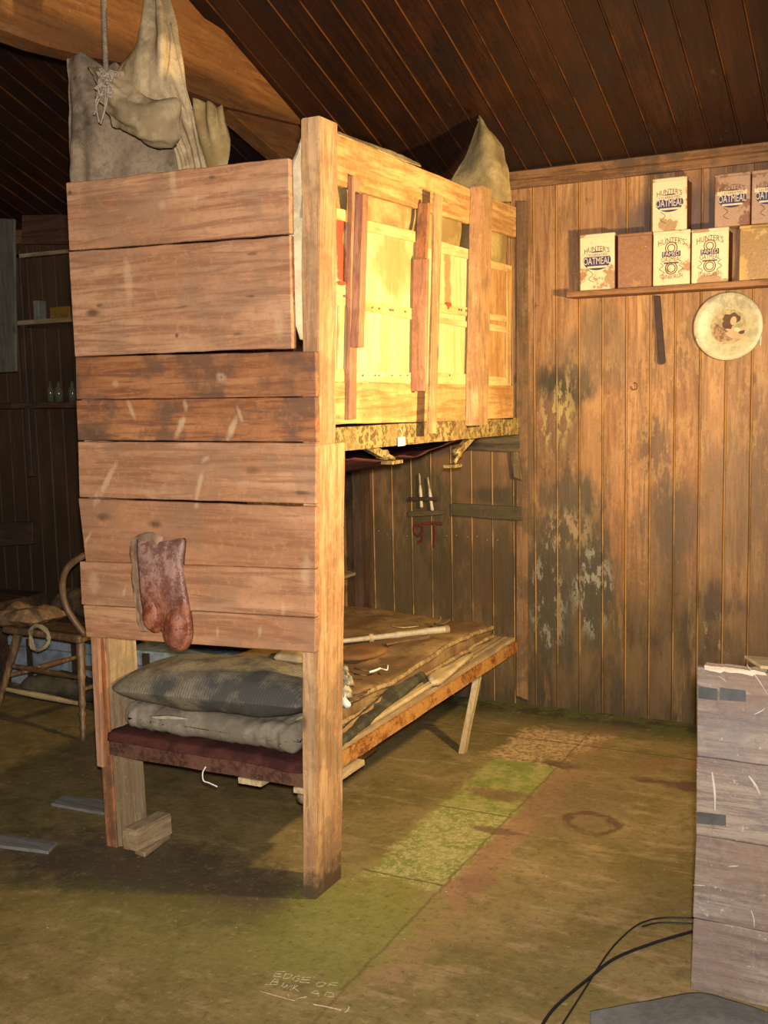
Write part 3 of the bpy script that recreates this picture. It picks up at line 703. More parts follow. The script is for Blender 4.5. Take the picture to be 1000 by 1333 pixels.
# loose uprights nailed over the side (each: outer face pixels, then how far it stands out)
def upright(pt, pb, wy, thx, mat, lean=0, name='upright_batten', X=XS):
    a = at(*pt, 0, X+thx); b = at(*pb, 0, X+thx)
    bm = bmesh.new()
    hexa(bm, (a.x, a.y, a.z), (b.x, b.y, b.z), (b.x, b.y+wy, b.z), (a.x, a.y+wy, a.z), (-thx, 0, 0), 12, .002, .0015)
    return from_bm(name, bm, mat, bunk)
BR = wood('brown_batten', 'z', (.36, .17, .09), (.2, .08, .045), (.45, .24, .13), grime=(.22, .10, .06), gamt=.5)
upright((459, 228), (455, 546), .045, .016, BR)
upright((473, 252), (467, 452), .035, .042, BR)
upright((558, 263), (552, 375), .018, .040, redwood('z'))
upright((556, 336), (553, 509), .02, .052, BR)
upright((567, 252), (559, 565), .062, .010, postwood('z'), X=XS+.045)
# second post of the open side, short, hanging from the top board
a = at(628, 241, 0, XS+.05); b = at(621, 554, 0, XS+.05)
post8('post', [(b.x-.05, b.y, b.z), (b.x, b.y, b.z), (b.x, b.y+.115, b.z), (b.x-.05, b.y+.115, b.z)],
      [(a.x-.05, a.y, a.z), (a.x, a.y, a.z), (a.x, a.y+.11, a.z), (a.x-.05, a.y+.11, a.z)], postwood('z'), bunk)
# iron angle rails
def angle(name, a, b, h, w, mat, flip=1):
    """angle iron from a to b (outer top edge), web height h down, flange w inward (-x)"""
    a, b = Vector(a), Vector(b); bm = bmesh.new()
    d = (b-a).normalized(); inn = V(-1, 0, 0) if abs(d.y) > abs(d.x) else V(0, 1, 0)
    prof = [(0, 0), (0, -h), (.004, -h), (.004, -.004), (w, -.004), (w, 0)]
    n = 20; rings = []
    for i in range(n+1):
        p = a.lerp(b, i/n)
        rings.append([bm.verts.new(p+inn*u+V(0, 0, z)+V(0, 0, mn.noise(p*9)*.002)) for u, z in prof])
    for i in range(n):
        for k_ in range(6): bm.faces.new((rings[i][k_], rings[i][(k_+1) % 6], rings[i+1][(k_+1) % 6], rings[i+1][k_]))
    bm.faces.new(rings[0]); bm.faces.new(rings[-1][::-1])
    return from_bm(name, bm, mat, bunk)
a = at(430, 557, 0, XS); b = at(666, 544, 0, XS)
angle('iron_rail', (XS, a.y, a.z), (XS, 4.42, b.z), .072, .05, M_RAIL)
XLo = -1.588
a = at(438, 980, 0, XLo); b = at(673, 838, 0, XLo)
ZR = (a.z+b.z)/2
angle('iron_rail', (XLo, 2.77, ZR), (XLo, 4.43, ZR), .048, .04, M_RUST)
angle('iron_rail', (-2.36, 2.63, ZR-.0), (-1.60, 2.63, ZR-.0), .052, .05, M_RUSTDK)
angle('iron_rail', (-2.40, 2.83, ZR), (-2.40, 4.45, ZR), .045, .04, M_RUSTDK)
# slatted base of the lower berth
for i, (x0, x1) in enumerate(((-1.72, -1.595), (-1.86, -1.73), (-2.0, -1.87), (-2.14, -2.01), (-2.28, -2.15), (-2.395, -2.29))):
    box('slat', (x0, 2.68, ZR+.001), (x1, 4.42, ZR+.017), dustywood('y'), bunk, .002, 16, .004)
plank('slat', V(-1.63, 3.05, ZR+.031), V(-1.63, 3.62, ZR+.034), V(-1.605, 3.62, ZR+.034), V(-1.605, 3.05, ZR+.031), (0, 0, -.013), palewood('y'), bunk, 8, .004)
for y in (2.72, 3.3, 3.9): box('cross_bearer', (-2.38, y, ZR-.036), (-1.64, y+.05, ZR-.006), dustywood('x'), bunk)
# prop leg of the lower berth
a = at(610, 890, 0, XLo-.02); b = at(598, 981, 2, 0)
post8('prop_leg', [(-1.69, 3.98, 0), (-1.665, 3.98, 0), (-1.665, 4.02, 0), (-1.69, 4.02, 0)], [(-1.63, 4.04, ZR-.006), (-1.605, 4.04, ZR-.006), (-1.605, 4.08, ZR-.006), (-1.63, 4.08, ZR-.006)], palewood('z'), bunk, 6)
# a pole lying on the underside, near end seen below the rail
tube('under_pole', [V(-1.70, 2.75, .245), V(-1.72, 3.28, .245)], .018, dustywood('y'), bunk, 8)
for x, y in ((-1.86, 2.64), (-1.66, 2.64)): box('bearer_end', (x, y-.0, ZR-.078), (x+.085, y+.3, ZR-.06), palewood('y'), bunk, .001)
# floor of the upper berth
for i in range(5): box('upper_slat', (-2.39+i*.165, 2.68, 1.345), (-2.24+i*.165, 4.42, 1.36), darkwood('y'), bunk)

# folded iron brackets under the upper rail
def hook(p, name_label):
    pts, col, nm = p
def bracket(p0, p1, foot, X, label):
    a = at(*p0, 0, X); b = at(*p1, 0, X); f = at(*foot, 0, X)
    t = thing('folding_bracket', V(a.x, a.y, a.z), label, 'bracket', None)
    d = (b-a)
    bm = bmesh.new(); hexa(bm, a+V(0, 0, .012), b+V(0, 0, .012), b-V(0, 0, .014), a-V(0, 0, .014), (-.022, 0, 0), 4, .001, .001)
    from_bm('arm', bm, M_RAIL, t)
    bm = bmesh.new(); tube_bm(bm, [b+V(.006, 0, -.0), b+V(-.03, 0, 0)], .017, 10)
    tube_bm(bm, [b, f+V(0, 0, .01)], [.009, .007], 8); from_bm('hinge', bm, M_RAIL, t, True)
    bm = bmesh.new(); box_bm(bm, f+V(-.035, -.03, -.008), f+V(.01, .05, .004), .001); from_bm('foot', bm, M_RAIL, t)
    return t
bracket((468, 574), (502, 592), (513, 601), XS-.02, 'rusty folding bed leg folded up under the near half of the upper bunk rail')
bracket((624, 561), (599, 589), (592, 606), XS-.02, 'rusty folding bed leg hanging below the short wooden post of the upper bunk')
# sagging dark cover under the upper berth
rows = []
for x, sag in ((-1.60, 0), (-1.8, .05), (-2.1, .07), (-2.38, .02)):
    rows.append([V(x, y, 1.335-sag-s2) for y, s2 in ((2.72, .02), (3.1, .055), (3.5, .05), (3.9, .02), (4.4, 0))])
sag_ = sheet('hanging_underblanket', rows, 40, 20, M_PLUM, None, .003, [('u', 5, .006, 1)], .012, 6)
solo(sag_, 'dark red-brown cloth sagging below the base of the upper bunk', 'cloth')
# white paper label under the rail
def paper_tag(pt, X, w, h, label, string=None, rotx=0):
    a = at(*pt, 0, X)
    t = thing('paper_tag', a, label, 'tag')
    bm = bmesh.new(); hexa(bm, (a.x, a.y-w/2, a.z), (a.x, a.y+w/2, a.z), (a.x, a.y+w/2, a.z-h), (a.x, a.y-w/2, a.z-h), (-.002, 0, 0), 2, 0, .0004)
    from_bm('card', bm, M_TAG, t)
    tube('string', [a+V(-.001, 0, -.004), a+V(0, .004, .015), a+V(-.004, 0, .03)], .0012, M_TAG, t, 5)
    return t
paper_tag((523, 569), XS+.006, .055, .03, 'small white paper tag hanging below the upper bunk rail')

# ------------------------------------------------------------------ bedding of the lower berth
ZB = ZR+.018
def mfn(u, v, z, p):
    # the open edge is ragged and slumps
    p.z += .010*math.sin(v*9+u*2)*(z > 0)
    if z > 0: p.z -= .014*max(0, 1-abs(v-.42)/.12)*(u > .6)
    p.z += .02*max(0, (v-.9)/.1)*(1-u)*.5
    return p
mt = thing('mattress', V(-2.02, 3.6, ZB), 'long brown dusty mattress on the lower bunk slats', 'mattress')
pad('mattress_body', [V(-2.40, 2.98, ZB), V(-1.69, 2.975, ZB), V(-1.675, 4.36, ZB), V(-2.46, 4.43, ZB)], .078, .03, M_BED, mt, 44, .008, 11, fn=mfn)
MQ = [V(-2.33, 2.66, ZB+.009), V(-1.66, 2.66, ZB+.007), V(-1.66, 2.97, ZB+.007), V(-2.33, 2.97, ZB+.009)]
for dz, rr in ((.066, .010), (.012, .009)):
    tube('edge_roll', [V(-1.688+.004*math.sin(i*.9)+.010*(i/30), 2.99+i*.0455, ZB+dz+.010*math.sin((.0+i/30)*9+2)*(dz > .05)+mn.noise(V(i*.5, dz*40, 0))*.006) for i in range(31)], rr, M_BEDE, mt, 8, 90)
m2 = thing('folded_mattress', V(-2.0, 2.8, ZB), 'thick grey quilted mattress end folded under the striped pillow', 'mattress')
def tuft(u, v, z, p):
    s_ = abs(math.sin(u*math.pi*15))**.5
    edge = abs(2*v-1)**6
    p.z += (1-s_)*-.012*(1 if z > 0 else -1)
    p.y += (s_-1)*.026*(-1 if v < .5 else 1)*edge*-1
    return p
pad('mattress_body', MQ, .092, .04, M_MATT, m2, 44, .007, 12, fn=tuft)
# tear showing pale stuffing
a = at(195, 934, 1, 2.652); b = at(245, 936, 1, 2.652)
slab('stuffing_tear', [a+V(0, 0, .004), (a+b)/2+V(0, 0, .008), b+V(0, 0, -.001), (a+b)/2+V(0, 0, -.004), a+V(.01, 0, -.003)], (0, .01, 0), plain('pale_stuffing', (.45, .38, .28), .9), m2, .002)
# pillow
pl_ = pad('pillow', [at(140, 925, 1, 2.62)+V(0, -.02, 0), at(398, 952, 1, 2.62)+V(0, -.02, 0), V(-1.62, 2.95, ZB+.094), V(-2.36, 2.97, ZB+.094)], .150, .073, M_PILLOW, None, 40, .010, 9, pillow=2.6)
solo(pl_, 'dark grey striped pillow lying across the near end of the lower bunk', 'pillow')
# red-brown blanket under the mattress, hanging over the end rail
rows = []
for (dy, dz) in ((.30, .0), (.1, .0), (.01, .001), (-.006, -.004), (-.010, -.016), (-.011, -.026)):
    rows.append([V(x, 2.635+dy+.004*math.sin(x*20), ZR+.0215+dz+.003*math.sin(x*31)) for x in (-2.36, -2.2, -2.0, -1.8, -1.66, -1.61)])
bl = sheet('blanket', rows, 50, 16, M_PLUM, None, .004, [('u', 7, .001, 2)], .0015, 14, .002)
solo(bl, 'dark red-brown blanket edge under the mattress at the near end of the lower bunk', 'blanket')
# string hanging from end rail
a = at(268, 998, 1, 2.62)
tube_pts = [at(268, 998, 1, 2.618), at(264, 1006, 1, 2.614), at(265, 1016, 1, 2.612), at(272, 1019, 1, 2.612), at(283, 1024, 1, 2.612)]
solo(tube('white_string', tube_pts, .0022, M_TAG, None, 6, 20), 'bit of white string hanging from the rusty end rail of the lower bunk', 'string')

ZT = ZB+.078
def onbed(px, py, z=None): return at(px, py, 2, ZT if z is None else z)
bam = thing('bamboo_pole', onbed(520, 822), 'pale jointed bamboo pole lying along the lower bunk mattress', 'pole')
a, b = onbed(425, 837, ZT+.016), onbed(584, 819, ZT+.02)
n = 26; ps = []; rs = []
for i in range(n+1):
    t = i/n; ps.append(a.lerp(b, t)); rs.append((.0085+.0075*t)*(1.14 if i in (9, 15, 21) else 1))
bm = bmesh.new(); tube_bm(bm, ps, rs, 10); from_bm('cane', bm, plain('bamboo', (.42, .36, .26), .55, var=.25), bam, True)
for t in (.34, .965):
    bm = bmesh.new(); p = a.lerp(b, t); q = a.lerp(b, t+.03)
    for j in range(4): tube_bm(bm, [p.lerp(q, j/4), p.lerp(q, j/4+.2)], .0175+.0013*(j % 2), 10)
    from_bm('binding', bm, M_CANVAS, bam, True)
M_TWIG = plain('dry_twig', (.14, .08, .035), .8)
solo(tube('stick', [onbed(503, 839, ZT+.014), onbed(530, 834, ZT+.012), onbed(550, 831, ZT+.014), onbed(558, 829, ZT+.016)], [.006, .0065, .008, .013], M_TWIG, None, 8, 12), 'short dark stick with a knobbed end beside the bamboo pole', 'stick')
bm = bmesh.new()
tube_bm(bm, [onbed(566, 812, ZT+.03), onbed(574, 806, ZT+.045), onbed(572, 803, ZT+.055)], .005, 6, 8)
tube_bm(bm, [onbed(566, 812, ZT+.03), onbed(578, 812, ZT+.035), onbed(586, 806, ZT+.045)], .005, 6, 8)
tube_bm(bm, [onbed(566, 812, ZT+.03), onbed(580, 816, ZT+.02)], .005, 6, 8)
solo(from_bm('forked_twig', bm, M_TWIG, None, True), 'small dark forked twig past the far end of the bamboo pole', 'twig')
solo(tube('straw', [onbed(510, 815, ZT+.012), onbed(525, 817, ZT+.015), onbed(545, 815, ZT+.012)], .0022, palewood('x'), None, 5, 10), 'thin pale straw on the mattress behind the bamboo pole', 'straw')
# brown stocking lying flat
o = slab('brown_stocking', [onbed(x, y, ZT+.004) for x, y in ((443, 846), (470, 839), (500, 838), (506, 845), (490, 852), (470, 856), (443, 857))], (0, 0, -.012), cloth_mat('brown_wool', (.25, .13, .05), (.17, .085, .035)), None, .01)
solo(o, 'flat brown stocking on the mattress in front of the bamboo pole', 'stocking')
# twisted pale bundle by the post
bun = thing('knotted_rag', onbed(450, 900), 'pale grey knotted rag bundle on the mattress beside the bunk post', 'rag')
bm = bmesh.new()
for k_ in range(7):
    x = 440+rng.uniform(0, 14); y = 905-k_*4
    tube_bm(bm, [onbed(x-4, y+4, ZT+.012+k_*.008), onbed(x+2, y-2, ZT+.035+k_*.010), onbed(x+8, y+3, ZT+.014+k_*.007)], [.008, .014, .007], 8, 8)
tube_bm(bm, [onbed(450, 880, ZT+.05), onbed(450, 872, ZT+.085), onbed(449, 868, ZT+.10)], [.010, .011, .006], 8, 6)
from_bm('bundle', bm, cloth_mat('grey_rag', (.42, .36, .24), (.2, .17, .11), gs=30), bun, True)
bm = bmesh.new()
for (x0, y0, x1, y1) in ((460, 905, 482, 897), (456, 909, 478, 901), (454, 912, 474, 906), (462, 870, 480, 874), (462, 877, 478, 880)):
    tube_bm(bm, [onbed(x0, y0, ZT+.01), onbed((x0+x1)/2, (y0+y1)/2, ZT+.018), onbed(x1, y1, ZT+.008)], .003, 5, 6)
tag(recenter(from_bm('dark_twigs', bm, M_TWIG, None, True)), 'thin dark twigs scattered beside the grey rag bundle', 'twigs', kind='stuff')
tg = thing('paper_tag', onbed(448, 912), 'rolled white paper tag with string on the mattress edge by the post', 'tag')
tube('card', [onbed(443, 906, ZT+.022), onbed(453, 918, ZT+.016)], .011, M_TAG, tg, 8)
tube('string', [onbed(448, 910, ZT+.026), onbed(450, 901, ZT+.04), onbed(447, 896, ZT+.05), onbed(455, 901, ZT+.03)], .0022, M_TAG, tg, 5, 12)
bm = bmesh.new()
tube_bm(bm, [onbed(481, 875, ZT+.01), onbed(488, 873, ZT+.014), onbed(495, 870, ZT+.012)], .0045, 6, 8)
tube_bm(bm, [onbed(499, 871, ZT+.012), onbed(504, 872, ZT+.012), onbed(505, 866, ZT+.018)], .003, 6, 8)
tube_bm(bm, [onbed(495, 870, ZT+.012), onbed(499, 871, ZT+.012)], .0022, 6)
solo(from_bm('paper_twist', bm, M_TAG, None, True), 'tiny white twist of paper in the middle of the mattress', 'paper')
# dark wool sock slung over the open edge and a bare wooden paddle beyond it
sk = pad('wool_sock', [at(424, 974, 2, ZB+.002), at(442, 978, 2, ZB+.002), at(556, 884, 2, ZB+.004), at(538, 876, 2, ZB+.02)], .026, .012, M_SOCK, None, 22, .008, 18)
solo(sk, 'dark wool stocking tucked along the open edge of the lower mattress', 'stocking')
o = slab('wooden_spatula', [at(x, y, 2, ZB+.022) for x, y in ((556, 880), (566, 872), (578, 868), (592, 862), (612, 848), (616, 851), (598, 866), (586, 877), (574, 886), (562, 888))], (0, 0, -.016), palewood('y'), None, .003)
solo(o, 'pale flat wooden paddle on the bare slats next to the dark stocking', 'paddle')
rows = [[at(x, y, 2, ZB+.006) for x, y in ((430, 985), (470, 952), (505, 925))], [at(x, y, 2, ZB+.035) for x, y in ((430, 960), (470, 930), (500, 905))]]
o = sheet('brown_cloth_strip', rows, 20, 8, cloth_mat('pinkish_cloth', (.36, .22, .12), (.24, .14, .07)), None, .004, (), .008, 16, .004)
solo(o, 'light brown strip of cloth under the mattress edge near the post', 'cloth')
rg = pad('white_rag', [onbed(355, 866, ZT), onbed(396, 872, ZT), onbed(396, 852, ZT), onbed(372, 850, ZT)], .05, .024, cloth_mat('pale_rag', (.5, .42, .28), (.33, .27, .18)), None, 14, .012, 22, pillow=3)
solo(rg, 'pale crumpled rag behind the striped pillow', 'rag')

# ------------------------------------------------------------------ moccasin pinned to the end boards
YH = YP-.045
hide = thing('sealskin_boot', at(210, 840, 1, YH), 'shrivelled red-brown leather boot upper pinned flat on the bunk end boards', 'boot')
k = NT('cracked_leather'); o_ = k.tc.outputs['Object']; n1 = k.noise(o_, 22, 5, .7); n2 = k.noise(o_, 7, 3, .5); pp = k.sep(o_)
col = k.mix(k.mr(n1, .4, .62), (.20, .055, .028), (.34, .12, .06)); col = k.mix(k.mr(n2, .45, .65, 0, .6), col, (.09, .028, .02))
col = k.mix(k.mr(pp[2], .12, .22, 0, .6), col, k.mix(k.mr(n1, .4, .6), (.22, .12, .10), (.38, .26, .22)))
M_HIDE = k.done(col, k.mr(n1, .3, .7, .25, .6), n1, .8, .006, spec=.6)
ol = [(178, 702), (190, 704), (215, 705), (236, 701), (238, 712), (236, 738), (240, 765), (246, 800), (248, 825), (244, 842), (234, 848), (222, 845), (214, 836), (210, 822), (205, 824), (196, 822), (188, 806), (183, 780), (180, 745), (178, 722)]
slab('leather_upper', [at(x, y, 1, YH) for x, y in [tuple(p) for p in [(v_.x, v_.y) for v_ in spline([Vector((a_, b_, 0)) for a_, b_ in ol+[ol[0]]], 60)[:-1]]]], (0, .016, 0), M_HIDE, hide, .010, 8)
slab('toe', [at(229+15*math.cos(a_/16*6.283), 818+27*math.sin(a_/16*6.283), 1, YH-.006) for a_ in range(16)], (0, .01, 0), M_HIDE, hide, .028, 6)
slab('heel', [at(196+11*math.cos(a_/16*6.283), 800+21*math.sin(a_/16*6.283), 1, YH-.004) for a_ in range(16)], (0, .01, 0), M_HIDE, hide, .014, 5)
rows = [[at(170, 702, 1, YP-.04), at(192, 692, 1, YP-.043), at(212, 698, 1, YP-.04)], [at(171, 750, 1, YP-.038), at(190, 750, 1, YP-.04), at(206, 750, 1, YP-.04)], [at(178, 800, 1, YP-.038), at(186, 800, 1, YP-.04), at(196, 800, 1, YP-.04)], [at(184, 822, 1, YP-.038), at(190, 822, 1, YP-.04), at(198, 820, 1, YP-.04)]]
o = sheet('backing_skin', rows, 14, 24, plain('brown_skin', (.34, .21, .13), .6, var=.4, sc_=22), hide, .002, [('u', 2, .003, 0)], .007, 22, .006)

# ------------------------------------------------------------------ canvas over the bunk
XC = -2.43
cv = thing('canvas_sheet', at(200, 225, 1, 2.75), 'dirty grey canvas draped from the beam down behind the top end board', 'canvas')
def cvp(x, y, Y): return at(x, y, 1, Y)
rows = [[cvp(84, 70, 2.78), cvp(105, 72, 2.80), cvp(135, 82, 2.82), cvp(150, 88, 2.84)],
        [cvp(86, 120, 2.76), cvp(108, 124, 2.76), cvp(150, 150, 2.78), cvp(215, 165, 2.84)],
        [cvp(89, 190, 2.74), cvp(112, 190, 2.72), cvp(165, 205, 2.76), cvp(252, 205, 2.82)],
        [cvp(92, 262, 2.74), cvp(116, 262, 2.72), cvp(170, 262, 2.74), cvp(270, 262, 2.78)]]
sheet('back_fall', rows, 60, 40, M_CANVASG, cv, .002, [('u', 1.7, .022, .6), ('u', 3.7, .009, 2)], .016, 6, .002)
# the tall hanging fold that drops from a peak on the beam
pk = [(200, -8), (196, 12), (176, 62), (150, 92)]
rows = [[cvp(193, -12, 2.72), cvp(198, -14, 2.70), cvp(206, -12, 2.70), cvp(214, -8, 2.72)],
        [cvp(176, 52, 2.68), cvp(195, 50, 2.64), cvp(215, 48, 2.64), cvp(228, 46, 2.70)],
        [cvp(152, 88, 2.66), cvp(186, 112, 2.62), cvp(215, 108, 2.64), cvp(240, 106, 2.70)],
        [cvp(150, 110, 2.66), cvp(190, 142, 2.64), cvp(226, 138, 2.66), cvp(252, 150, 2.70)],
        [cvp(215, 160, 2.76), cvp(230, 180, 2.74), cvp(245, 190, 2.74), cvp(262, 200, 2.74)],
        [cvp(235, 240, 2.78), cvp(245, 245, 2.76), cvp(256, 245, 2.76), cvp(272, 245, 2.76)]]
sheet('hanging_fold', rows, 44, 60, M_CANVAS, cv, .002, [('u', 2.6, .014, .4), ('u', 6, .004, 2)], .010, 8, .002)
# scooped swag in front
rows = [[cvp(112, 84, 2.66), cvp(130, 88, 2.64), cvp(150, 92, 2.64), cvp(166, 96, 2.66)],
        [cvp(120, 100, 2.63), cvp(142, 112, 2.60), cvp(166, 118, 2.60), cvp(190, 124, 2.63)],
        [cvp(130, 135, 2.62), cvp(162, 150, 2.57), cvp(196, 140, 2.58), cvp(232, 134, 2.64)],
        [cvp(150, 160, 2.64), cvp(180, 180, 2.59), cvp(210, 176, 2.59), cvp(232, 168, 2.64)],
        [cvp(190, 186, 2.67), cvp(205, 196, 2.64), cvp(222, 194, 2.64), cvp(232, 190, 2.67)]]
sheet('swag', rows, 44, 40, M_CANVAS, cv, .003, [('v', 3.2, .013, 1.2), ('v', 6, .005, .3), ('u', 2, .006, 0)], .012, 9, .002)
rows = [[cvp(248, 128, 2.95), cvp(262, 130, 2.93), cvp(280, 136, 2.93), cvp(290, 140, 2.95)],
        [cvp(254, 180, 2.93), cvp(268, 182, 2.9), cvp(284, 180, 2.9), cvp(300, 182, 2.92)],
        [cvp(262, 230, 2.93), cvp(274, 232, 2.9), cvp(286, 230, 2.9), cvp(294, 228, 2.92)]]
sheet('yellow_fold', rows, 30, 20, M_CANVASY, cv, .002, [('u', 3, .012, .4)], .004, 10, .002)
bm = bmesh.new()
tube_bm(bm, [cvp(250, 142, 2.66), cvp(238, 100, 2.66), cvp(222, 30, 2.68)], .0022, 5, 12)
from_bm('hem_cord', bm, M_CANVAS, cv, True)
rp = thing('rope', at(140, 110, 1, 2.60), 'twisted rope hanging from the roof beam to a frayed knot on the canvas', 'rope')
M_ROPE = plain('rope_fibre', (.2, .15, .10), .9, var=.3, sc_=80)
bm = bmesh.new(); A = cvp(134, -20, 2.58); B = cvp(138, 96, 2.58)
for ph in range(3):
    pts = []
    for i in range(120):
        t = i/119; p = A.lerp(B, t); an = t*70+ph*2.094
        pts.append(p+V(math.cos(an), math.sin(an), 0)*.0045)
    tube_bm(bm, pts, .0045, 6)
from_bm('strands', bm, M_ROPE, rp, True)
bm = bmesh.new()
for i in range(26):
    c0 = cvp(138+rng.uniform(-6, 6), 104+rng.uniform(-10, 16), 2.58)
    pts = [c0+V(rng.uniform(-.02, .02), rng.uniform(-.015, .01), rng.uniform(-.02, .02)) for _ in range(4)]
    tube_bm(bm, pts, .0028, 5, 10)
for i in range(4):
    c0 = cvp(136, 116, 2.58); tube_bm(bm, [c0, c0+V(rng.uniform(-.04, .01), 0, -.03), c0+V(rng.uniform(-.05, .0), 0, -.06-rng.random()*.04)], .003, 5, 8)
from_bm('frayed_knot', bm, plain('frayed_fibre', (.36, .29, .21), .9, var=.3, sc_=80), rp, True)
# white canvas between the end boards and the near post, and behind the open strip
rows = [[at(398, 170, 1, 2.70), at(404, 172, 1, 2.78)], [at(380, 210, 1, 2.69), at(404, 215, 1, 2.74)], [at(376, 250, 1, 2.69), at(404, 260, 1, 2.74)], [at(376, 340, 1, 2.69), at(404, 340, 1, 2.74)], [at(380, 400, 1, 2.69), at(404, 400, 1, 2.74)], [at(391, 442, 1, 2.70), at(404, 442, 1, 2.74)]]
M_CANVASW = cloth_mat('pale_canvas', (.40, .37, .30), (.26, .235, .19))
o = sheet('canvas_edge', rows, 16, 40, M_CANVASW, None, .002, [('v', 2.5, .006, 1)], .006, 12, .003)
solo(o, 'pale canvas edge bulging between the loose end boards and the near post', 'canvas')
rows = []
for z, dx in ((2.25, -.03), (2.18, -.04), (2.10, -.05), (2.00, -.04)):
    rows.append([V(XS-.03+dx*.4*(1 if i % 2 else 0), 2.72+i*.42, z) for i in range(5)])
o = sheet('canvas_lining', rows, 70, 14, M_CANVASY, None, .002, [('u', 9, .008, 1), ('u', 4, .012, 2)], .008, 8)
solo(o, 'yellowed canvas lining behind the boards of the upper bunk side', 'canvas')
rows = [[at(424, 165, 0, XS-.02), at(470, 182, 0, XS-.02), at(520, 200, 0, XS-.02), at(546, 213, 0, XS-.02)], [at(424, 169, 0, XS+.004), at(470, 187, 0, XS+.004), at(520, 207, 0, XS+.004), at(548, 217, 0, XS+.004)]]
o = sheet('canvas_strip', rows, 40, 4, M_CANVAS, None, .002, (), .002, 30, .001)
solo(o, 'narrow canvas strip tacked over the top edge of the upper bunk side board', 'canvas')
# far canvas peak by the ceiling
pkp = at(624, 149, 1, 4.36)
rows = [[at(622, 152, 1, 4.34), at(623, 151, 1, 4.335), at(624, 151, 1, 4.335), at(625, 152, 1, 4.34)],
        [at(612, 185, 1, 4.30), at(625, 182, 1, 4.25), at(640, 180, 1, 4.26), at(654, 184, 1, 4.32)],
        [at(600, 215, 1, 4.26), at(622, 215, 1, 4.20), at(645, 214, 1, 4.20), at(661, 214, 1, 4.28)],
        [at(588, 234, 1, 4.22), at(618, 245, 1, 4.17), at(648, 250, 1, 4.18), at(664, 250, 1, 4.27)],
        [at(590, 246, 1, 4.24), at(622, 262, 1, 4.17), at(646, 262, 1, 4.18), at(667, 262, 1, 4.28)]]
o = sheet('canvas_peak', rows, 40, 40, cloth_mat('olive_canvas', (.42, .32, .15), (.26, .19, .09)), None, .002, [('u', 1.2, .012, .3)], .010, 7, .004)
solo(o, 'olive-grey canvas peak hung from the ceiling over the far end of the bunk', 'canvas')
rows = [[at(642, 250, 1, 4.15), at(658, 252, 1, 4.2), at(668, 256, 1, 4.25)], [at(642, 300, 1, 4.2), at(660, 302, 1, 4.25), at(668, 304, 1, 4.3)], [at(642, 345, 1, 4.25), at(658, 345, 1, 4.3), at(664, 345, 1, 4.33)]]

# ------------------------------------------------------------------ knives and painted letters on the wall
M_IVORY = plain('pale_handle', (.62, .52, .34), .5, var=.15); M_LEATHER = plain('dark_leather', (.05, .028, .018), .7)
for i, (x0, y0, x1, y1) in enumerate(((546, 616, 549, 661), (557, 621, 563, 665))):
    Yk = YW-.022
    a, b = at(x0, y0, 1, Yk), at(x1, y1, 1, Yk)
    t = thing('wall_knife', b, ['pale slim knife, left of the two tucked in the strap on the wall', 'pale slim knife, right of the two tucked in the strap on the wall'][i], 'knife', 'knives held on the wall over the lower bunk')
    m_ = a.lerp(b, .34)
    bm = bmesh.new(); tube_bm(bm, [a, a.lerp(b, .1), m_], [.002, .005, .0045], 8); from_bm('blade', bm, plain('worn_blade', (.5, .38, .22), .5), t, True)
    bm = bmesh.new(); tube_bm(bm, [m_, a.lerp(b, .5), a.lerp(b, .8), a.lerp(b, .97), b], [.0045, .009, .0075, .009, .004], 8); from_bm('handle', bm, M_IVORY, t, True)
rows = [[at(x, 649+dy, 1, YW-.034+abs(x-553)*.0006) for x in (532, 543, 548, 555, 562, 572)] for dy in (-2, 3)]
o = sheet('leather_strap', rows, 40, 4, M_LEATHER, None, .003, (), .002, 30, .001)
solo(o, 'dark leather strap holding two knives on the wall', 'strap')
wall_item('tool_rail', [(531, 666), (578, 664), (578, 670), (531, 673)], .012, MOSSW, 'thin wooden strip on the wall just below the two knives', 'rail', nl=4)
M_PAINT = plain('dark_red_paint', (.10, .018, .012), .7, var=.3)
def stroke(bm, pts, r, Y=YW-.0015, ax=1, n=14, flat=(1, .25, 1)):
    tube_bm(bm, [at(x, y, ax, Y) for x, y in pts], r, 6, n)
bm = bmesh.new()
stroke(bm, [(551, 686), (543, 683), (539, 689), (543, 697), (550, 694), (551, 686)], .009)
stroke(bm, [(550, 684), (551, 695), (549, 704), (544, 706)], .008)
stroke(bm, [(550, 682), (562, 681), (576, 682)], .009)
stroke(bm, [(565, 682), (566, 698), (565, 713)], .009)
for v_ in bm.verts: v_.co.y = YW-.002+(v_.co.y-(YW-.0015))*.25-.002
from_bm('painted_letters', bm, M_PAINT, wb)

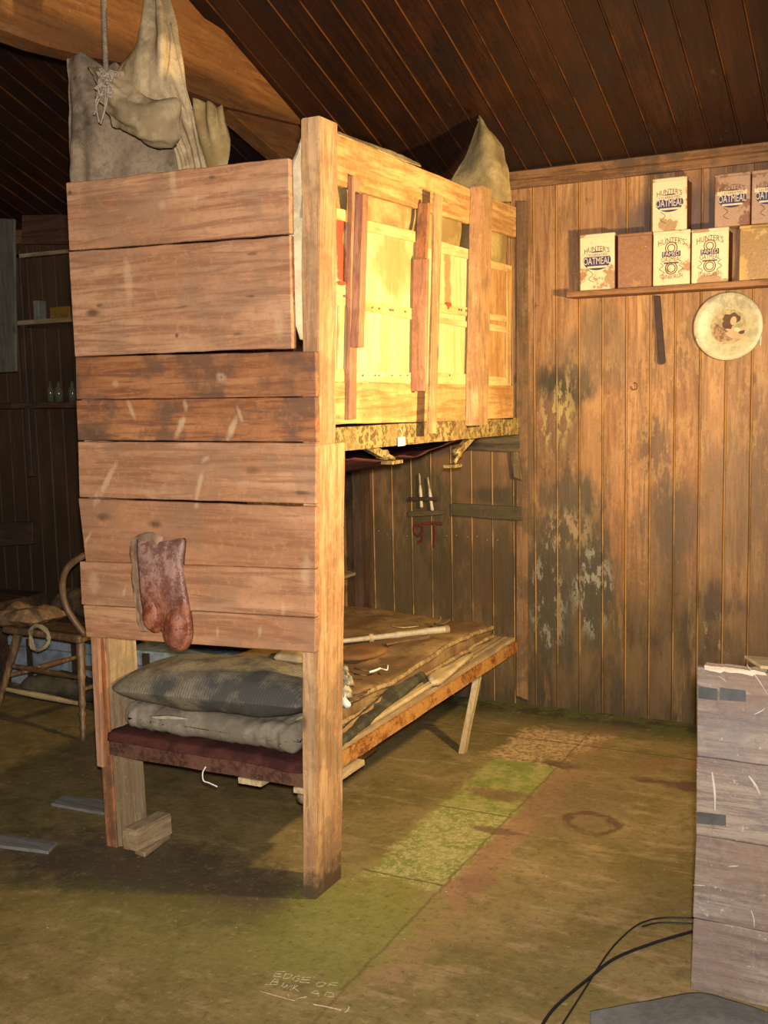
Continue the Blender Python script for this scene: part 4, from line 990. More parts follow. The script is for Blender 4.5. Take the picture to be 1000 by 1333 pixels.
# ------------------------------------------------------------------ shelf, tins, plate, tool
YS = YW-.135
sh_z = at(860, 372, 1, YS).z
shelf = box('wall_shelf', (at(737, 378, 1, YS).x, YS, sh_z-.024), (.35, YW-.003, sh_z), wood('shelf_wood', 'x', (.28, .13, .05), (.13, .06, .025), (.36, .18, .08)), bev=.002, nl=18, jit=.002)
solo(shelf, 'long brown wooden wall shelf carrying the oatmeal tins', 'shelf')
def tinmat(name, base, rustc, amt, sc_=7):
    k = NT(name); o = k.tc.outputs['Object']
    oi = k.n('ShaderNodeObjectInfo'); a = k.n('ShaderNodeVectorMath', operation='ADD'); k.l(o, a.inputs[0]); k.l(k.comb(k.math('MULTIPLY', oi.outputs['Random'], 40.0), 0.0, 3.0), a.inputs[1]); o = a.outputs[0]
    n = k.noise(o, sc_, 5, .65); f = k.noise(o, 70, 5, .75)
    col = k.mix(k.mr(n, .86-amt*.6, .92-amt*.6), base, rustc)
    col = k.mix(k.mr(f, .6, .9, 0, .5), col, rustc)
    col = k.mix(k.mr(k.noise(o, 3.5, 4, .6), .4, .9, 0, .45), col, tuple(c*.6 for c in base))
    return k.done(col, k.mr(f, .3, .7, .25, .5), f, .3, .002, spec=.6)
M_TINP = tinmat('pale_tin_print', (.70, .61, .40), (.36, .19, .08), .42)
M_TINB = tinmat('rusted_brown_tin', (.27, .13, .07), (.36, .22, .08), .2)
M_TINY = tinmat('yellow_rusted_tin', (.5, .32, .085), (.33, .17, .04), .6)
M_TINR = tinmat('red_brown_tin', (.38, .24, .16), (.2, .085, .045), .5)
M_TINS = plain('dark_tin_side', (.16, .045, .02), .5, var=.3)
M_BLUE = plain('blue_print', (.045, .035, .13), .6, var=.2); M_BRN = plain('brown_print', (.15, .06, .035), .6, var=.2); M_CREAM = plain('cream_print', (.66, .58, .4), .6, var=.1)
def text_mesh(s, size, align='CENTER', ext=.0003):
    c = bpy.data.curves.new('lettering', 'FONT'); c.body = s; c.size = size; c.align_x = align; c.extrude = ext; c.resolution_u = 3
    o = bpy.data.objects.new('lettering', c); C.objects.link(o)
    dg = bpy.context.evaluated_depsgraph_get(); me = bpy.data.meshes.new_from_object(o.evaluated_get(dg))
    bpy.data.objects.remove(o); bpy.data.curves.remove(c)
    return me
def put_text(name, s, size, cx, z, Y, mat, parent, width=None, slant=0, arch=0):
    me = text_mesh(s, size)
    xs = [v_.co.x for v_ in me.vertices]; W = max(xs)-min(xs); mid = (max(xs)+min(xs))/2
    k_ = (width/W) if width else 1
    for v_ in me.vertices:
        x, y, zz = (v_.co.x-mid)*k_, v_.co.y, v_.co.z
        if arch: y -= arch*(x/(width/2))**2
        v_.co = V(cx+x+y*slant, Y-zz, z+y)
    me.materials.clear()
    return link(name, me, mat, parent)
def ringm(name, cx, cz, r, w_, Y, mat, parent, fill=None):
    bm = bmesh.new(); n = 24; pr = []
    for i in range(n):
        a = i/n*6.283; c_, s_ = math.cos(a), math.sin(a)
        pr.append([bm.verts.new((cx+c_*q, yy_, cz+s_*q)) for q, yy_ in ((r, Y), (r, Y-.0008), (r-w_, Y-.0008), (r-w_, Y))])
    for i in range(n):
        for j in range(4): bm.faces.new((pr[i][j], pr[i][(j+1) % 4], pr[(i+1) % n][(j+1) % 4], pr[(i+1) % n][j]))
    o = from_bm(name, bm, mat, parent)
    return o
def tin(l, r_, ytop, ybot, Yf, z0, mat, design, label, group='oatmeal tins on the wall shelf', depth=.10, rot=0):
    a = at(l, ybot, 1, Yf); b = at(r_, ybot, 1, Yf); top_ = at((l+r_)/2, ytop, 1, Yf).z
    x0, x1 = a.x, b.x; hgt = top_-z0; cx = (x0+x1)/2; W = x1-x0
    t = thing('oatmeal_tin', V(cx, Yf+depth/2, z0), label, 'tin', group)
    box('tin_body', (x0, Yf, z0), (x1, Yf+depth, z0+hgt-.012), mat, t, .003, 6, .001)
    box('tin_lid', (x0-.001, Yf-.001, z0+hgt-.014), (x1+.001, Yf+depth+.001, z0+hgt), mat, t, .003)
    box('side_print', (x1-.001, Yf+.003, z0+.003), (x1+.0012, Yf+depth-.003, z0+hgt-.014), M_TINS, t, .0005)
    Y = Yf-.0004
    if design == 1:   # oval banner design
        bm = bmesh.new(); n = 40
        for (ax_, az_, cx_, cz_) in ((.40, .17, 0, .52),):
            vs = [bm.verts.new((cx+cx_+W*ax_*math.cos(i/n*6.283), Y, z0+hgt*cz_+hgt*az_*math.sin(i/n*6.283))) for i in range(n)]
            f = bm.faces.new(vs); g = bmesh.ops.extrude_face_region(bm, geom=[f])
            for e in g['geom']:
                if isinstance(e, bmesh.types.BMVert): e.co.y -= .0005
        from_bm('blue_oval', bm, M_BLUE, t)
        bm = bmesh.new()
        box_bm(bm, (cx-W*.42, Y-.0012, z0+hgt*.59), (cx+W*.42, Y-.0004, z0+hgt*.665)); box_bm(bm, (cx-W*.28, Y-.0012, z0+hgt*.39), (cx+W*.3, Y-.0004, z0+hgt*.425))
        from_bm('pale_banner', bm, M_CREAM, t)
        put_text('lettering', "HUNTER'S", .030, cx, z0+hgt*.69, Y-.001, M_BRN, t, W*.72, 0, .01)
        put_text('lettering', 'OATMEAL', .042, cx, z0+hgt*.455, Y-.0012, M_CREAM, t, W*.78)
        put_text('lettering', 'CELEBRATED', .013, cx, z0+hgt*.605, Y-.0014, M_BRN, t, W*.6)
        tube('scroll', [V(cx-W*.25, Y-.0006, z0+hgt*.36), V(cx-W*.12, Y-.0006, z0+hgt*.28), V(cx-W*.24, Y-.0006, z0+hgt*.2), V(cx-W*.1, Y-.0006, z0+hgt*.14)], .0012, M_BRN, t, 5, 24)
    elif design == 2:
        put_text('lettering', "HUNTER'S", .034, cx, z0+hgt*.77, Y, M_BRN, t, W*.72, 0, .012)
        for rr, cz_, m_ in ((.17, .68, M_BRN), (.11, .68, M_BRN), (.17, .31, M_BRN), (.12, .31, M_BRN)):
            ringm('emblem', cx, z0+hgt*cz_, W*rr, W*.025, Y, m_, t)
        bm = bmesh.new(); box_bm(bm, (cx-W*.25, Y-.0006, z0+hgt*.525), (cx+W*.25, Y, z0+hgt*.62)); box_bm(bm, (cx-W*.2, Y-.0006, z0+hgt*.395), (cx+W*.2, Y, z0+hgt*.42))
        from_bm('blue_banner', bm, M_BLUE, t)
        put_text('lettering', 'FAMED', .024, cx, z0+hgt*.54, Y-.0008, M_CREAM, t, W*.44)
        put_text('lettering', 'OATMEAL', .030, cx, z0+hgt*.43, Y, M_BRN, t, W*.54)
        put_text('lettering', 'EDINBURGH', .022, cx, z0+hgt*.12, Y, M_BRN, t, W*.6, 0, -.004)
        for s_ in (-1, 1): tube('scroll', [V(cx+s_*W*.3, Y, z0+hgt*.42), V(cx+s_*W*.22, Y, z0+hgt*.36), V(cx+s_*W*.32, Y, z0+hgt*.3), V(cx+s_*W*.2, Y, z0+hgt*.24), V(cx+s_*W*.26, Y, z0+hgt*.19)], .0013, M_BRN, t, 5, 24)
    elif design == 3:
        tube('scroll', [V(cx+W*.1, Y, z0+hgt*.75), V(cx+W*.35, Y, z0+hgt*.74), V(cx+W*.15, Y, z0+hgt*.70), V(cx+W*.3, Y, z0+hgt*.66)], .0015, M_TINY, t, 5, 20)
    return t, top_
z0 = sh_z+.001
tin(755, 800, 304, 375, YS+.012, z0, M_TINP, 1, 'pale oatmeal tin at the left end of the shelf')
tin(804, 848, 303, 370, YS+.014, z0, M_TINB, 3, 'rusty brown tin second from the left, its print almost gone')
_, zt3 = tin(850, 898, 300, 367, YS+.012, z0, M_TINP, 2, 'cleanest cream oatmeal tin with one tin standing on top of it, lower row')
_, zt4 = tin(900, 948, 297, 364, YS+.012, z0, M_TINP, 2, 'cream oatmeal tin with rust along its top edge beside a dark gap, lower row')
_, zt5 = tin(962, 1010, 292, 361, YS+.012, z0, M_TINY, 0, 'plain yellow rusted tin at the right of the lower row', depth=.11)
tin(849, 894, 231, 300, YS+.014, zt3+.001, M_TINP, 1, 'oatmeal tin with blue print standing alone on the lower row')
tin(930, 976, 225, 294, YS+.014, max(zt4, zt5)+.001, M_TINR, 1, 'brown scuffed oatmeal tin, left of the upper pair at the right')
tin(978, 1024, 220, 292, YS+.013, max(zt4, zt5)+.001, M_TINR, 1, 'upper oatmeal tin cut off by the right edge of the photo')
# fifth tin touches the fourth's right side in the row behind
tool = thing('hanging_file', at(862, 472, 1, YW-.03), 'long dark flat file hanging below the shelf', 'file')
a, b = at(856, 385, 1, YW-.03), at(862, 470, 1, YW-.03)
bm = bmesh.new()
hexa(bm, a+V(-.016, 0, 0), b+V(-.014, 0, 0), b+V(.014, 0, 0), a+V(.012, 0, 0), (0, .008, 0), 8, .001, .002)
tube_bm(bm, [b+V(0, -.001, .0), b+V(0, .009, .0)], .0145, 14)
from_bm('file_body', bm, plain('dark_iron', (.055, .032, .026), .5, .3), tool)
tube('hanging_cord', [at(852, 376, 1, YW-.02), at(853, 400, 1, YW-.02), at(851, 425, 1, YW-.012), at(854, 440, 1, YW-.012), at(853, 470, 1, YW-.01)], .0018, M_ROPE, tool, 5, 24)
solo(tube('wall_hook', [at(826, 498, 1, YW-.01), at(829, 500, 1, YW-.03), at(829, 506, 1, YW-.03), at(824, 507, 1, YW-.02), at(822, 503, 1, YW-.015)], .002, M_RUSTDK, None, 6, 16), 'small bent wire hook on the wall below the brown rusty tin', 'hook')

# round printed card plate with a portrait of a woman
YPl = YW-.03
pc = at(948, 425, 1, YPl); R_ = .142
plate = thing('wall_plate', pc-V(0, 0, R_), 'round cream plate with a small portrait of a woman hung under the shelf', 'plate')
bm = bmesh.new(); n = 64; pr2 = []
prof = [(0, -.004), (.074, -.004), (.080, -.009), (.12, -.014), (.139, -.018), (.142, -.014), (.139, -.010), (.12, -.007), (.07, 0), (0, 0)]
for i in range(n):
    a_ = i/n*6.283
    pr2.append([bm.verts.new((pc.x+math.cos(a_)*q, YPl+d+.012, pc.z+math.sin(a_)*q)) for q, d in prof])
for i in range(n):
    for j in range(len(prof)-1):
        bm.faces.new((pr2[i][j], pr2[i][j+1], pr2[(i+1) % n][j+1], pr2[(i+1) % n][j]))
bmesh.ops.remove_doubles(bm, verts=bm.verts, dist=.0002)
k = NT('aged_enamel'); nn = k.noise(k.tc.outputs['Object'], 24, 5, .7); p = k.sep(k.tc.outputs['Object'])
col = k.mix(k.mr(nn, .4, .7), (.55, .50, .32), (.40, .37, .24)); col = k.mix(k.math('MULTIPLY', k.mr(p[2], .18, .28), k.mr(nn, .4, .6, .4, .9)), col, (.25, .24, .18))
M_PLATE = k.done(col, .45, nn, .15, .001)
from_bm('plate_dish', bm, M_PLATE, plate, True)
Yd = YPl+.0078
def disc(name, cx, cz, rx, rz, mat, y, rot=0, par=None, wob=0, sd=0):
    bm = bmesh.new(); n = 28; vs = []
    for i in range(n):
        a_ = i/n*6.283; r = 1+wob*mn.noise(V(math.cos(a_)*1.5+sd, math.sin(a_)*1.5, sd))
        u, w_ = rx*math.cos(a_)*r*1.15, rz*math.sin(a_)*r*1.15
        cx_, cz_ = cx*1.15, cz*1.15
        vs.append(bm.verts.new((pc.x+cx_+u*math.cos(rot)-w_*math.sin(rot), y, pc.z+cz_+u*math.sin(rot)+w_*math.cos(rot))))
    f = bm.faces.new(vs); g = bmesh.ops.extrude_face_region(bm, geom=[f])
    for e in g['geom']:
        if isinstance(e, bmesh.types.BMVert): e.co.y -= .0004
    return from_bm(name, bm, mat, par or port)
S1 = plain('sepia_ground', (.46, .37, .2), .7, var=.3, sc_=60); S2 = plain('sepia_dark', (.10, .055, .035), .7, var=.2); S3 = plain('sepia_skin', (.5, .36, .22), .7, var=.1); S4 = plain('sepia_robe', (.38, .24, .14), .7, var=.5, sc_=90); S5 = plain('sepia_light', (.62, .54, .38), .7, var=.1)
port = None
bm = bmesh.new(); vs = [bm.verts.new((pc.x+.074*math.cos(i/40*6.283), Yd, pc.z+.074*math.sin(i/40*6.283))) for i in range(40)]
f = bm.faces.new(vs); g = bmesh.ops.extrude_face_region(bm, geom=[f])
for e in g['geom']:
    if isinstance(e, bmesh.types.BMVert): e.co.y -= .0004
port = from_bm('portrait', bm, S1, plate)
disc('robe', -.02, -.02, .040, .030, S4, Yd-.0008, -.5, wob=.4, sd=2)
disc('arm', .022, -.032, .034, .011, S3, Yd-.0012, -.25, wob=.3, sd=5)
disc('hair', .008, .026, .031, .022, S2, Yd-.0016, .1, wob=.5, sd=8)
disc('hair', -.002, .010, .017, .020, S2, Yd-.0019, .4, wob=.4, sd=11)
disc('face', .018, .020, .011, .016, S3, Yd-.0022, -.2)
disc('shoulder', .004, -.006, .018, .012, S3, Yd-.0014, -.4)
disc('paper', .032, -.012, .012, .007, S5, Yd-.0018, -.2)
disc('dark_shade', .048, -.022, .012, .006, S2, Yd-.0021, .3, wob=.4, sd=3)
for i in range(7): tube('fold_line', [V(pc.x-.058+i*.006, Yd-.001, pc.z+.018-i*.006), V(pc.x-.045+i*.008, Yd-.001, pc.z+.004-i*.004), V(pc.x-.04+i*.012, Yd-.001, pc.z-.02-i*.003)], .0007, S2, port, 4, 8)
tube('plate_clip', [at(908, 436, 1, YW-.02), at(906, 440, 1, YW-.045), at(909, 444, 1, YW-.045)], .002, M_NAIL, plate, 5, 8)
solo(tube('white_wire', [at(990, 418, 1, YW-.012), at(991, 434, 1, YW-.012), at(990, 450, 1, YW-.012)], .0028, M_TAG, None, 6, 8), 'short white wire fixed upright on the wall right of the plate', 'wire')

# ------------------------------------------------------------------ tall crate at the right
YX = 2.585
def crate_mat():
    k = NT('crate_wood'); col, h, v, n3 = wood_layers(k, 'x', (.20, .145, .115), (.11, .082, .07), (.27, .21, .165), rand=True, tone=.4, knots=.4)
    n = k.noise(v, 9, 6, .7); f = k.noise(v, 40, 6, .8)
    col = k.mix(k.mr(n, .5, .8, 0, .6), col, (.15, .13, .13)); col = k.mix(k.mr(f, .74, .84, 0, .6), col, (.46, .41, .37))
    col = k.mix(k.mr(n3, .5, .9, 0, .6), col, (.22, .13, .08)); col = k.mix(k.mr(k.noise(v, 22, 6, .8), .6, .9, 0, .6), col, (.085, .07, .068))
    return k.done(col, .6, k.math('ADD', h, f), .4, .003, spec=.4)
M_CRATE = crate_mat(); M_LABEL = plain('dark_grey_label', (.065, .065, .06), .6, var=.3, sc_=20)
cl_b = at(898, 1290, 2, 0); cr_x = .16
crate = thing('plank_screen', V(-.16, 2.85, 0), 'tall scuffed grey-brown side of an old plank case standing at the right edge', 'plank panel')
XCl = lambda z: cl_b.x - 0.0*z
def cpx(px, py): return at(px, py, 1, YX)
lefts = [(908, 868), (907, 985), (906, 1087), (902, 1195), (899, 1292)]
L3 = [cpx(*p) for p in lefts]; zt = [p.z for p in L3]
for i in range(4):
    a, b = L3[i], L3[i+1]
    z1, z2 = a.z-(.0 if i == 0 else .001), b.z+.001 if i < 3 else .0
    plank('front_board', V(a.x, YX, z1), V(cr_x, YX, z1+.002), V(cr_x, YX, z2), V(b.x, YX, z2), (0, .02, 0), M_CRATE, crate, 18, .003, .002)
ztop = zt[0]
for x in (-.42, .10): box('back_batten', (x, YX+.0205, .02), (x+.045, YX+.045, ztop-.02), dustywood('z'), crate)
bm = bmesh.new()
for i in range(16):
    x = L3[0].x+.005+i*.03+rng.uniform(-.01, .01)
    yo = YX-.003-.0007*(i % 5)
    hexa(bm, V(x, yo, ztop+.006), V(x+rng.uniform(.03, .07), yo, ztop+.004), V(x+.04, yo, ztop-.003-rng.random()*.007), V(x+.004, yo, ztop-.004), (0, .03+.0007*(i % 5), 0), 3, .003)
from_bm('splintered_edge', bm, wood('raw_splinters', 'x', (.6, .48, .33), (.4, .28, .18), (.7, .6, .45)), crate)
def lab(x0, y0, x1, y1):
    q = [at(x0, y0, 1, YX-.0015), at(x1, y0+4, 1, YX-.0015), at(x1, y1+3, 1, YX-.0015), at(x0, y1, 1, YX-.0015)]
    plank('faded_label', *q, (0, .002, 0), M_LABEL, crate, 4, .001, .0003)
lab(909, 893, 934, 909); lab(937, 895, 971, 911); lab(907, 1057, 945, 1072)
M_SCR = plain('scratch_white', (.5, .45, .38), .8)
for (x0, y0, x1, y1, r) in ((927, 1005, 931, 1055, .003), (975, 1010, 990, 1035, .003), (978, 1185, 982, 1207, .0016), (948, 1128, 962, 1127, .0014), (903, 1152, 918, 1153, .0016), (982, 930, 996, 922, .0012), (972, 865, 1000, 905, .0012), (935, 880, 946, 888, .001)):
    bm = bmesh.new(); tube_bm(bm, [at(x0, y0, 1, YX-.0005), at((x0+x1)/2+1.5, (y0+y1)/2, 1, YX-.0005), at(x1, y1, 1, YX-.0005)], [r*.5, r, r*.4], 6, 8)
    from_bm('scratch', bm, M_SCR, crate)
q = [V(-.325, YX+.005, ztop+.016), V(.06, YX-.0, ztop+.018), V(.06, YX+.10, ztop+.018), V(-.375, YX+.09, ztop+.016)]
o = plank('loose_board', *q, (0, 0, -.009), palewood('x'), None, 8, .003)
solo(o, 'pale loose board lying on top of the plank case side', 'board')

# grey sheet folded on the floor in front of the crate
def fl(px, py, z): return at(px, py, 2, z)
MG = plain('grey_felt', (.15, .15, .14), .85, var=.2, sc_=40)
rows = [[fl(768, 1318, .012), fl(830, 1306, .014), fl(905, 1294, .02), fl(960, 1306, .02), fl(1030, 1330, .012)],
        [fl(766, 1345, .012), fl(830, 1340, .02), fl(905, 1330, .05), fl(960, 1335, .05), fl(1030, 1350, .02)],
        [fl(745, 1390, .012), fl(830, 1390, .02), fl(905, 1380, .045), fl(960, 1380, .045), fl(1030, 1390, .02)]]
o = sheet('grey_groundsheet', rows, 50, 20, MG, None, .006, (), .003, 8, .001)
solo(o, 'folded grey groundsheet on the floor in front of the plank case side', 'sheet')
# cables
rC = .0042
for pts, lab_ in (([(925, 1206), (900, 1213), (850, 1228), (800, 1248), (765, 1275), (722, 1312), (700, 1345)], 'thicker black cable curving across the floor from under the plank case side'),
                  ([(925, 1195), (900, 1195), (860, 1195), (832, 1203), (808, 1222), (788, 1246), (760, 1290), (725, 1345)], 'thin black cable making the outermost loop on the floor by the plank case side'),
                  ([(925, 1201), (900, 1202), (860, 1201), (836, 1206)], 'short grey-black cable lying between the two longer floor cables')):
    solo(tube('electric_cable', [fl(x, y, rC) for x, y in pts], rC if 'thicker' in lab_ else rC*.6, M_BLACK, None, 7, 60), lab_, 'cable')

# ------------------------------------------------------------------ chalk on the floor
bm = bmesh.new()
def ch(pts, r=.0016): tube_bm(bm, [at(x, y, 2, .0004) for x, y in pts], r, 5)
def Z(x, y): return (320+x*.16, 1240+y*.16)
S = [[(325, 155), (252, 152), (225, 192), (290, 196)], [(238, 172), (290, 174)],
     [(320, 172), (372, 174), (378, 186), (350, 206), (300, 214), (322, 176)],
     [(440, 190), (400, 196), (380, 216), (400, 232), (430, 228), (440, 214), (415, 212)],
     [(540, 202), (470, 200), (440, 240), (520, 246)], [(455, 220), (520, 222)],
     [(628, 240), (590, 242), (570, 262), (590, 276), (630, 270), (650, 250), (628, 240)], [(752, 246), (700, 244), (668, 272)], [(690, 260), (745, 270)],
     [(200, 252), (232, 216), (265, 220), (262, 234), (220, 238), (262, 244), (255, 260), (160, 260)],
     [(310, 246), (292, 272), (310, 284), (340, 260)], [(340, 262), (330, 292), (380, 262), (362, 304)], [(400, 262), (380, 300)], [(420, 270), (392, 286), (430, 314)],
     [(528, 330), (582, 306), (592, 352)], [(545, 332), (600, 334)], [(640, 350), (660, 320), (712, 330), (712, 356), (660, 362)],
     [(120, 314), (240, 348), (400, 392)], [(550, 418), (660, 440), (778, 468)], [(800, 486), (825, 478), (842, 440)], [(345, 340), (350, 362)], [(410, 374), (500, 358)]]
for s_ in S: ch([Z(*p) for p in s_], .0012)
ch([Z(550, 420), Z(660, 440), Z(778, 468)], .002); ch([Z(800, 486), Z(825, 476), Z(842, 440)], .002)
for v_ in bm.verts: v_.co.z = max(.0001, v_.co.z*.5)
from_bm('chalk_lettering', bm, plain('chalk', (.50, .47, .30), .95, var=.4, sc_=90), FLOOR)

# ------------------------------------------------------------------ blocks and slats on the floor
def onfloor_box(name, base, h, mat, label, cat, group=None, nl=6):
    q = [at(x, y, 2, 0.0) for x, y in base]
    b_ = [p+V(0, 0, h) for p in q]
    return solo(plank(name, *b_, (0, 0, -h), mat, None, nl, .003, .003), label, cat, group)
onfloor_box('floor_slat', [(-20, 1102), (62, 1113), (76, 1100), (-20, 1086)], .012, greywood('x'), 'grey painted slat on the floor, the one nearer the camera', 'slat', 'grey slats lying on the floor left of the bunk')
onfloor_box('floor_slat', [(66, 1050), (150, 1065), (160, 1049), (82, 1038)], .012, greywood('x'), 'grey painted slat on the floor partly behind the left bunk post', 'slat', 'grey slats lying on the floor left of the bunk')
onfloor_box('base_slab', [(175, 1112), (188, 1117), (222, 1092), (200, 1086)], .018, dustywood('y'), 'thin flat board on the floor under the small wooden block', 'board')
bk_ = [V(-2.325, 2.63, .019), V(-2.265, 2.63, .019), V(-2.25, 2.80, .019), V(-2.31, 2.80, .019)]
b8 = post8('wood_block', bk_, [p+V(0, 0, .07) for p in bk_], dustywood('y'), None, 3, .002, .005)
solo(b8, 'small dusty wooden block against the foot of the left bunk post', 'block')

# ------------------------------------------------------------------ alcove at the left: shelf rack, chair, junk
rack = thing('shelf_rack', V(-4.6, 4.5, 0), 'dark wooden shelf rack against the back wall at the far left', 'shelves')
YR = 4.42
def rb(x0, y0, x1, y1, name, mat, Y=YR, th=.03):
    q = [at(x0, y0, 1, Y), at(x1, y0, 1, Y), at(x1, y1, 1, Y), at(x0, y1, 1, Y)]
    X0_, X1_ = q[0].x, q[1].x; Z1_, Z0_ = (q[0].z+q[1].z)/2, (q[2].z+q[3].z)/2
    return box(name, (X0_, Y, Z0_), (X1_, Y+th, Z1_), mat, rack, .003, 8, .002)
rb(19, 325, 25, 620, 'upright', darkwood('z'))
zA = at(50, 416, 1, YR).z; zB_ = at(50, 524, 1, YR).z; zC_ = at(50, 328, 1, YR).z
xa, xb = at(8, 420, 1, YR).x, at(118, 420, 1, YR).x
box('shelf_board', (xa, YR-.02, zA-.025), (xb, YW-.01, zA), dustywood('x'), rack, .002, 8, .003)
box('shelf_board', (xa-.3, YR-.02, zB_-.03), (xb, YW-.01, zB_), darkwood('x'), rack, .002, 8, .003)
box('shelf_board', (xa+.04, YR, zC_-.02), (xb, YR+.02, zC_), dustywood('x'), rack, .002, 8, .003)
rb(96, 325, 104, 620, 'upright', darkwood('z'))
# hanging grey board at the far left edge
q = [at(-30, 283, 1, 4.3), at(18, 285, 1, 4.3), at(21, 484, 1, 4.3), at(-30, 486, 1, 4.3)]
o = plank('hanging_board', *q, (0, .015, 0), wood('grey_panel_paint', 'z', (.13, .125, .09), (.07, .07, .05), (.17, .165, .12)), None, 8, .004); solo(o, 'dull grey-green board hanging at the left edge of the photo', 'board')
q = [at(28, 280, 1, 4.6), at(88, 279, 1, 4.6), at(88, 318, 1, 4.6), at(28, 318, 1, 4.6)]
o = plank('wall_plank', *q, (0, .02, 0), wood('red_brown_plank', 'x', (.11, .045, .03), (.05, .02, .015), (.15, .07, .04)), None, 8, .004); solo(o, 'dark red-brown plank high on the wall above the shelf rack', 'plank')
def stand(px0, px1, ytop, zb, Y, name, mat, label, cat, dep=.06, group=None, round_=False):
    a = at(px0, 400, 1, Y).x; b = at(px1, 400, 1, Y).x; zt_ = at((px0+px1)/2, ytop, 1, Y).z
    if round_:
        bm = bmesh.new(); r = (b-a)/2; c0 = V((a+b)/2, Y, zb+.001); h = zt_-zb
        tube_bm(bm, [c0, c0+V(0, 0, h*.62), c0+V(0, 0, h*.75), c0+V(0, 0, h*.8), c0+V(0, 0, h)], [r, r, r*.5, r*.42, r*.42], 14)
        o = from_bm(name, bm, mat, None, True)
    else: o = box(name, (a, Y, zb+.001), (b, Y+dep, zt_), mat, None, .003, 3, .001)
    return solo(o, label, cat, group)
stand(43, 50, 391, zA, 4.5, 'pale_carton', plain('grey_card', (.2, .19, .16), .8), 'small pale upright packet on the upper rack shelf', 'packet')
stand(64, 90, 399, zA, 4.48, 'yellow_tin', plain('yellow_tin_paint', (.25, .13, .02), .5), 'flat yellow tin on the upper rack shelf', 'tin')
M_GLS = NT('bottle_glass'); M_GLS.b.inputs['Transmission Weight'].default_value = .6
M_GLS = M_GLS.done((.22, .22, .14), .15, spec=.6)
for i, (x0, x1, w_) in enumerate(((56, 63, 'left'), (66, 75, 'middle'), (84, 93, 'right'))):
    stand(x0, x1, 497, zB_, 4.55, 'glass_bottle', M_GLS, w_+(' one' if w_ != 'middle' else ' one')+' of the three small glass bottles on the lower rack shelf', 'bottle', round_=True, group='small glass bottles on the lower rack shelf')
q = [at(-30, 683, 1, 4.5), at(42, 679, 1, 4.5), at(42, 708, 1, 4.5), at(-30, 714, 1, 4.5)]
o = plank('dark_rail', *q, (0, .03, 0), darkwood('x'), None, 8, .003); solo(o, 'dark level rail on the wall above the chair at the left', 'rail')

# chair with turned legs and bent hoop back
chx = V(-3.52, 3.75, 0)
chair = thing('wooden_chair', chx, 'old wooden hoop-back chair with turned legs left of the bunk', 'chair')
M_CHR = wood('chair_wood', 'z', (.16, .09, .045), (.07, .04, .022), (.26, .16, .08), rough=.4, grime=(.09, .06, .03), gamt=.7)
def turned(name, foot, top_, par, r=.019):
    n = 30; ps = []; rs = []
    for i in range(n+1):
        t = i/n; ps.append(Vector(foot).lerp(Vector(top_), t))
        rr = r*(.62+.5*t)
        if .10 < t < .16 or .24 < t < .29 or .34 < t < .37: rr *= 1.25
        if .16 < t < .2 or .29 < t < .33: rr *= .75
        if .6 < t < .65: rr *= 1.2
        rs.append(rr)
    bm = bmesh.new(); tube_bm(bm, ps, rs, 12); return from_bm(name, bm, M_CHR, par, True)
ZS = .43
ft = {'nr': (-3.27, 3.48, 0), 'nl': (-3.87, 3.54, 0), 'fr': (-3.19, 4.02, 0), 'fl': (-3.80, 4.06, 0)}
tp = {'nr': (-3.34, 3.57, ZS), 'nl': (-3.74, 3.60, ZS), 'fr': (-3.30, 3.92, ZS), 'fl': (-3.70, 3.95, ZS)}
for kx in ft: turned('leg', ft[kx], tp[kx], chair)
def lerpf(kx, t): return Vector(ft[kx]).lerp(Vector(tp[kx]), t)
for a_, b_, t in (('nr', 'nl', .36), ('fr', 'fl', .36), ('nr', 'fr', .5), ('nl', 'fl', .5), ('nr', 'nl', .62)):
    tube('stretcher', [lerpf(a_, t), lerpf(a_, t).lerp(lerpf(b_, t), .5), lerpf(b_, t)], [.009, .014, .009], palewood('x') if t == .36 and a_ == 'nr' else M_CHR, chair, 10, 10)
pad('seat', [V(-3.78, 3.53, ZS), V(-3.28, 3.50, ZS), V(-3.26, 3.98, ZS), V(-3.76, 3.99, ZS)], .035, .014, M_CHR, chair, 16, .002, 8)
hp = [V(-3.27, 3.53, ZS+.03), V(-3.35, 3.50, ZS+.17), V(-3.345, 3.50, ZS+.31), V(-3.26, 3.54, ZS+.39), V(-3.17, 3.64, ZS+.42), V(-3.14, 3.75, ZS+.43), V(-3.17, 3.87, ZS+.42), V(-3.26, 3.96, ZS+.38), V(-3.34, 4.0, ZS+.28), V(-3.34, 3.99, ZS+.15), V(-3.28, 3.95, ZS+.03)]
tube('hoop_back', hp, .015, M_CHR, chair, 10, 50)
for y in (3.66, 3.75, 3.84): tube('spindle', [V(-3.29, y, ZS+.03), V(-3.155, y, ZS+.42)], .008, M_CHR, chair, 8)
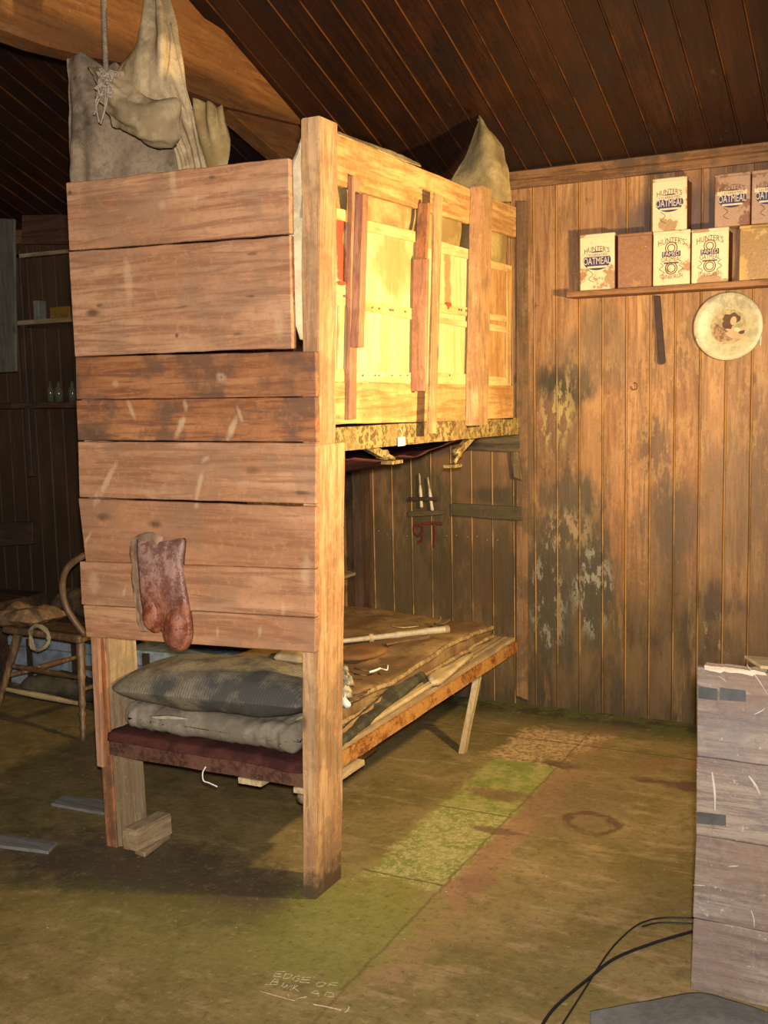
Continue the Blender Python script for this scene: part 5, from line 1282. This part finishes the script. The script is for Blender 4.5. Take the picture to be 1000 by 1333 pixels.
# things on the chair
hid = pad('fur_mitten', [V(-3.86, 3.49, ZS+.037), V(-3.52, 3.47, ZS+.037), V(-3.5, 3.70, ZS+.037), V(-3.84, 3.74, ZS+.037)], .085, .04, cloth_mat('tan_hide', (.30, .19, .10), (.15, .09, .05), gs=14), None, 20, .03, 9, pillow=4)
solo(hid, 'crumpled tan hide bundle on the seat of the chair', 'bundle')
hid = pad('leather_bundle', [V(-3.7, 3.74, ZS+.037), V(-3.38, 3.66, ZS+.037), V(-3.36, 3.93, ZS+.037), V(-3.7, 3.95, ZS+.037)], .13, .05, cloth_mat('dark_hide', (.12, .085, .05), (.06, .045, .03), gs=14), None, 20, .035, 8, pillow=4)
solo(hid, 'darker lumpy bundle at the back of the chair seat', 'bundle')
o = tube('rope_coil', [V(-3.5+.055*math.cos(a_*.4), 3.50+.012*math.sin(a_*.9), ZS+.01+.055*math.sin(a_*.4)+.002*a_ % .01) for a_ in range(0, 32)], .008, plain('grey_rope', (.25, .21, .14), .9), None, 7)
for v_ in o.data.vertices: v_.co.y -= .02
solo(o, 'small ring of grey rope hanging at the front edge of the chair seat', 'rope')
# junk behind the chair
def trunk(c, w_, d_, h, mat, label, rz=0, strap=True):
    t = thing('storage_trunk', c, label, 'trunk')
    me = box('trunk_body', (c.x-w_/2, c.y-d_/2, c.z), (c.x+w_/2, c.y+d_/2, c.z+h*.78), mat, t, .006)
    box('trunk_lid', (c.x-w_/2-.006, c.y-d_/2-.006, c.z+h*.78+.001), (c.x+w_/2+.006, c.y+d_/2+.006, c.z+h), mat, t, .01)
    if strap:
        for s_ in (-.25, .25): box('strap', (c.x+w_*s_-.02, c.y-d_/2-.010, c.z+.01), (c.x+w_*s_+.02, c.y-d_/2-.0045, c.z+h*.98), M_LEATHER, t, .001)
    t.rotation_euler.z = rz
    return t
M_BLU = plain('blue_grey_paint', (.28, .34, .38), .5, var=.35, sc_=18)
trunk(V(-4.0, 4.25, 0), .62, .36, .26, M_BLU, 'pale blue-grey strapped trunk on the floor behind the chair')
trunk(V(-3.05, 3.98, 0), .5, .34, .34, M_BLU, 'blue-grey trunk seen through the gap above the striped pillow', .1)
sks = pad('sack', [V(-4.05, 3.85, .001), V(-3.5, 3.85, .001), V(-3.5, 4.03, .001), V(-4.05, 4.03, .001)], .13, .06, cloth_mat('dark_sacking', (.10, .085, .06), (.05, .045, .035)), None, 20, .04, 6, pillow=4)
solo(sks, 'dark lumpy sack on the floor under the chair', 'sack')
o = trunk(V(-4.75, 4.25, 0), .7, .4, .42, darkwood('x'), 'dark wooden chest on the floor at the far left', 0, False)
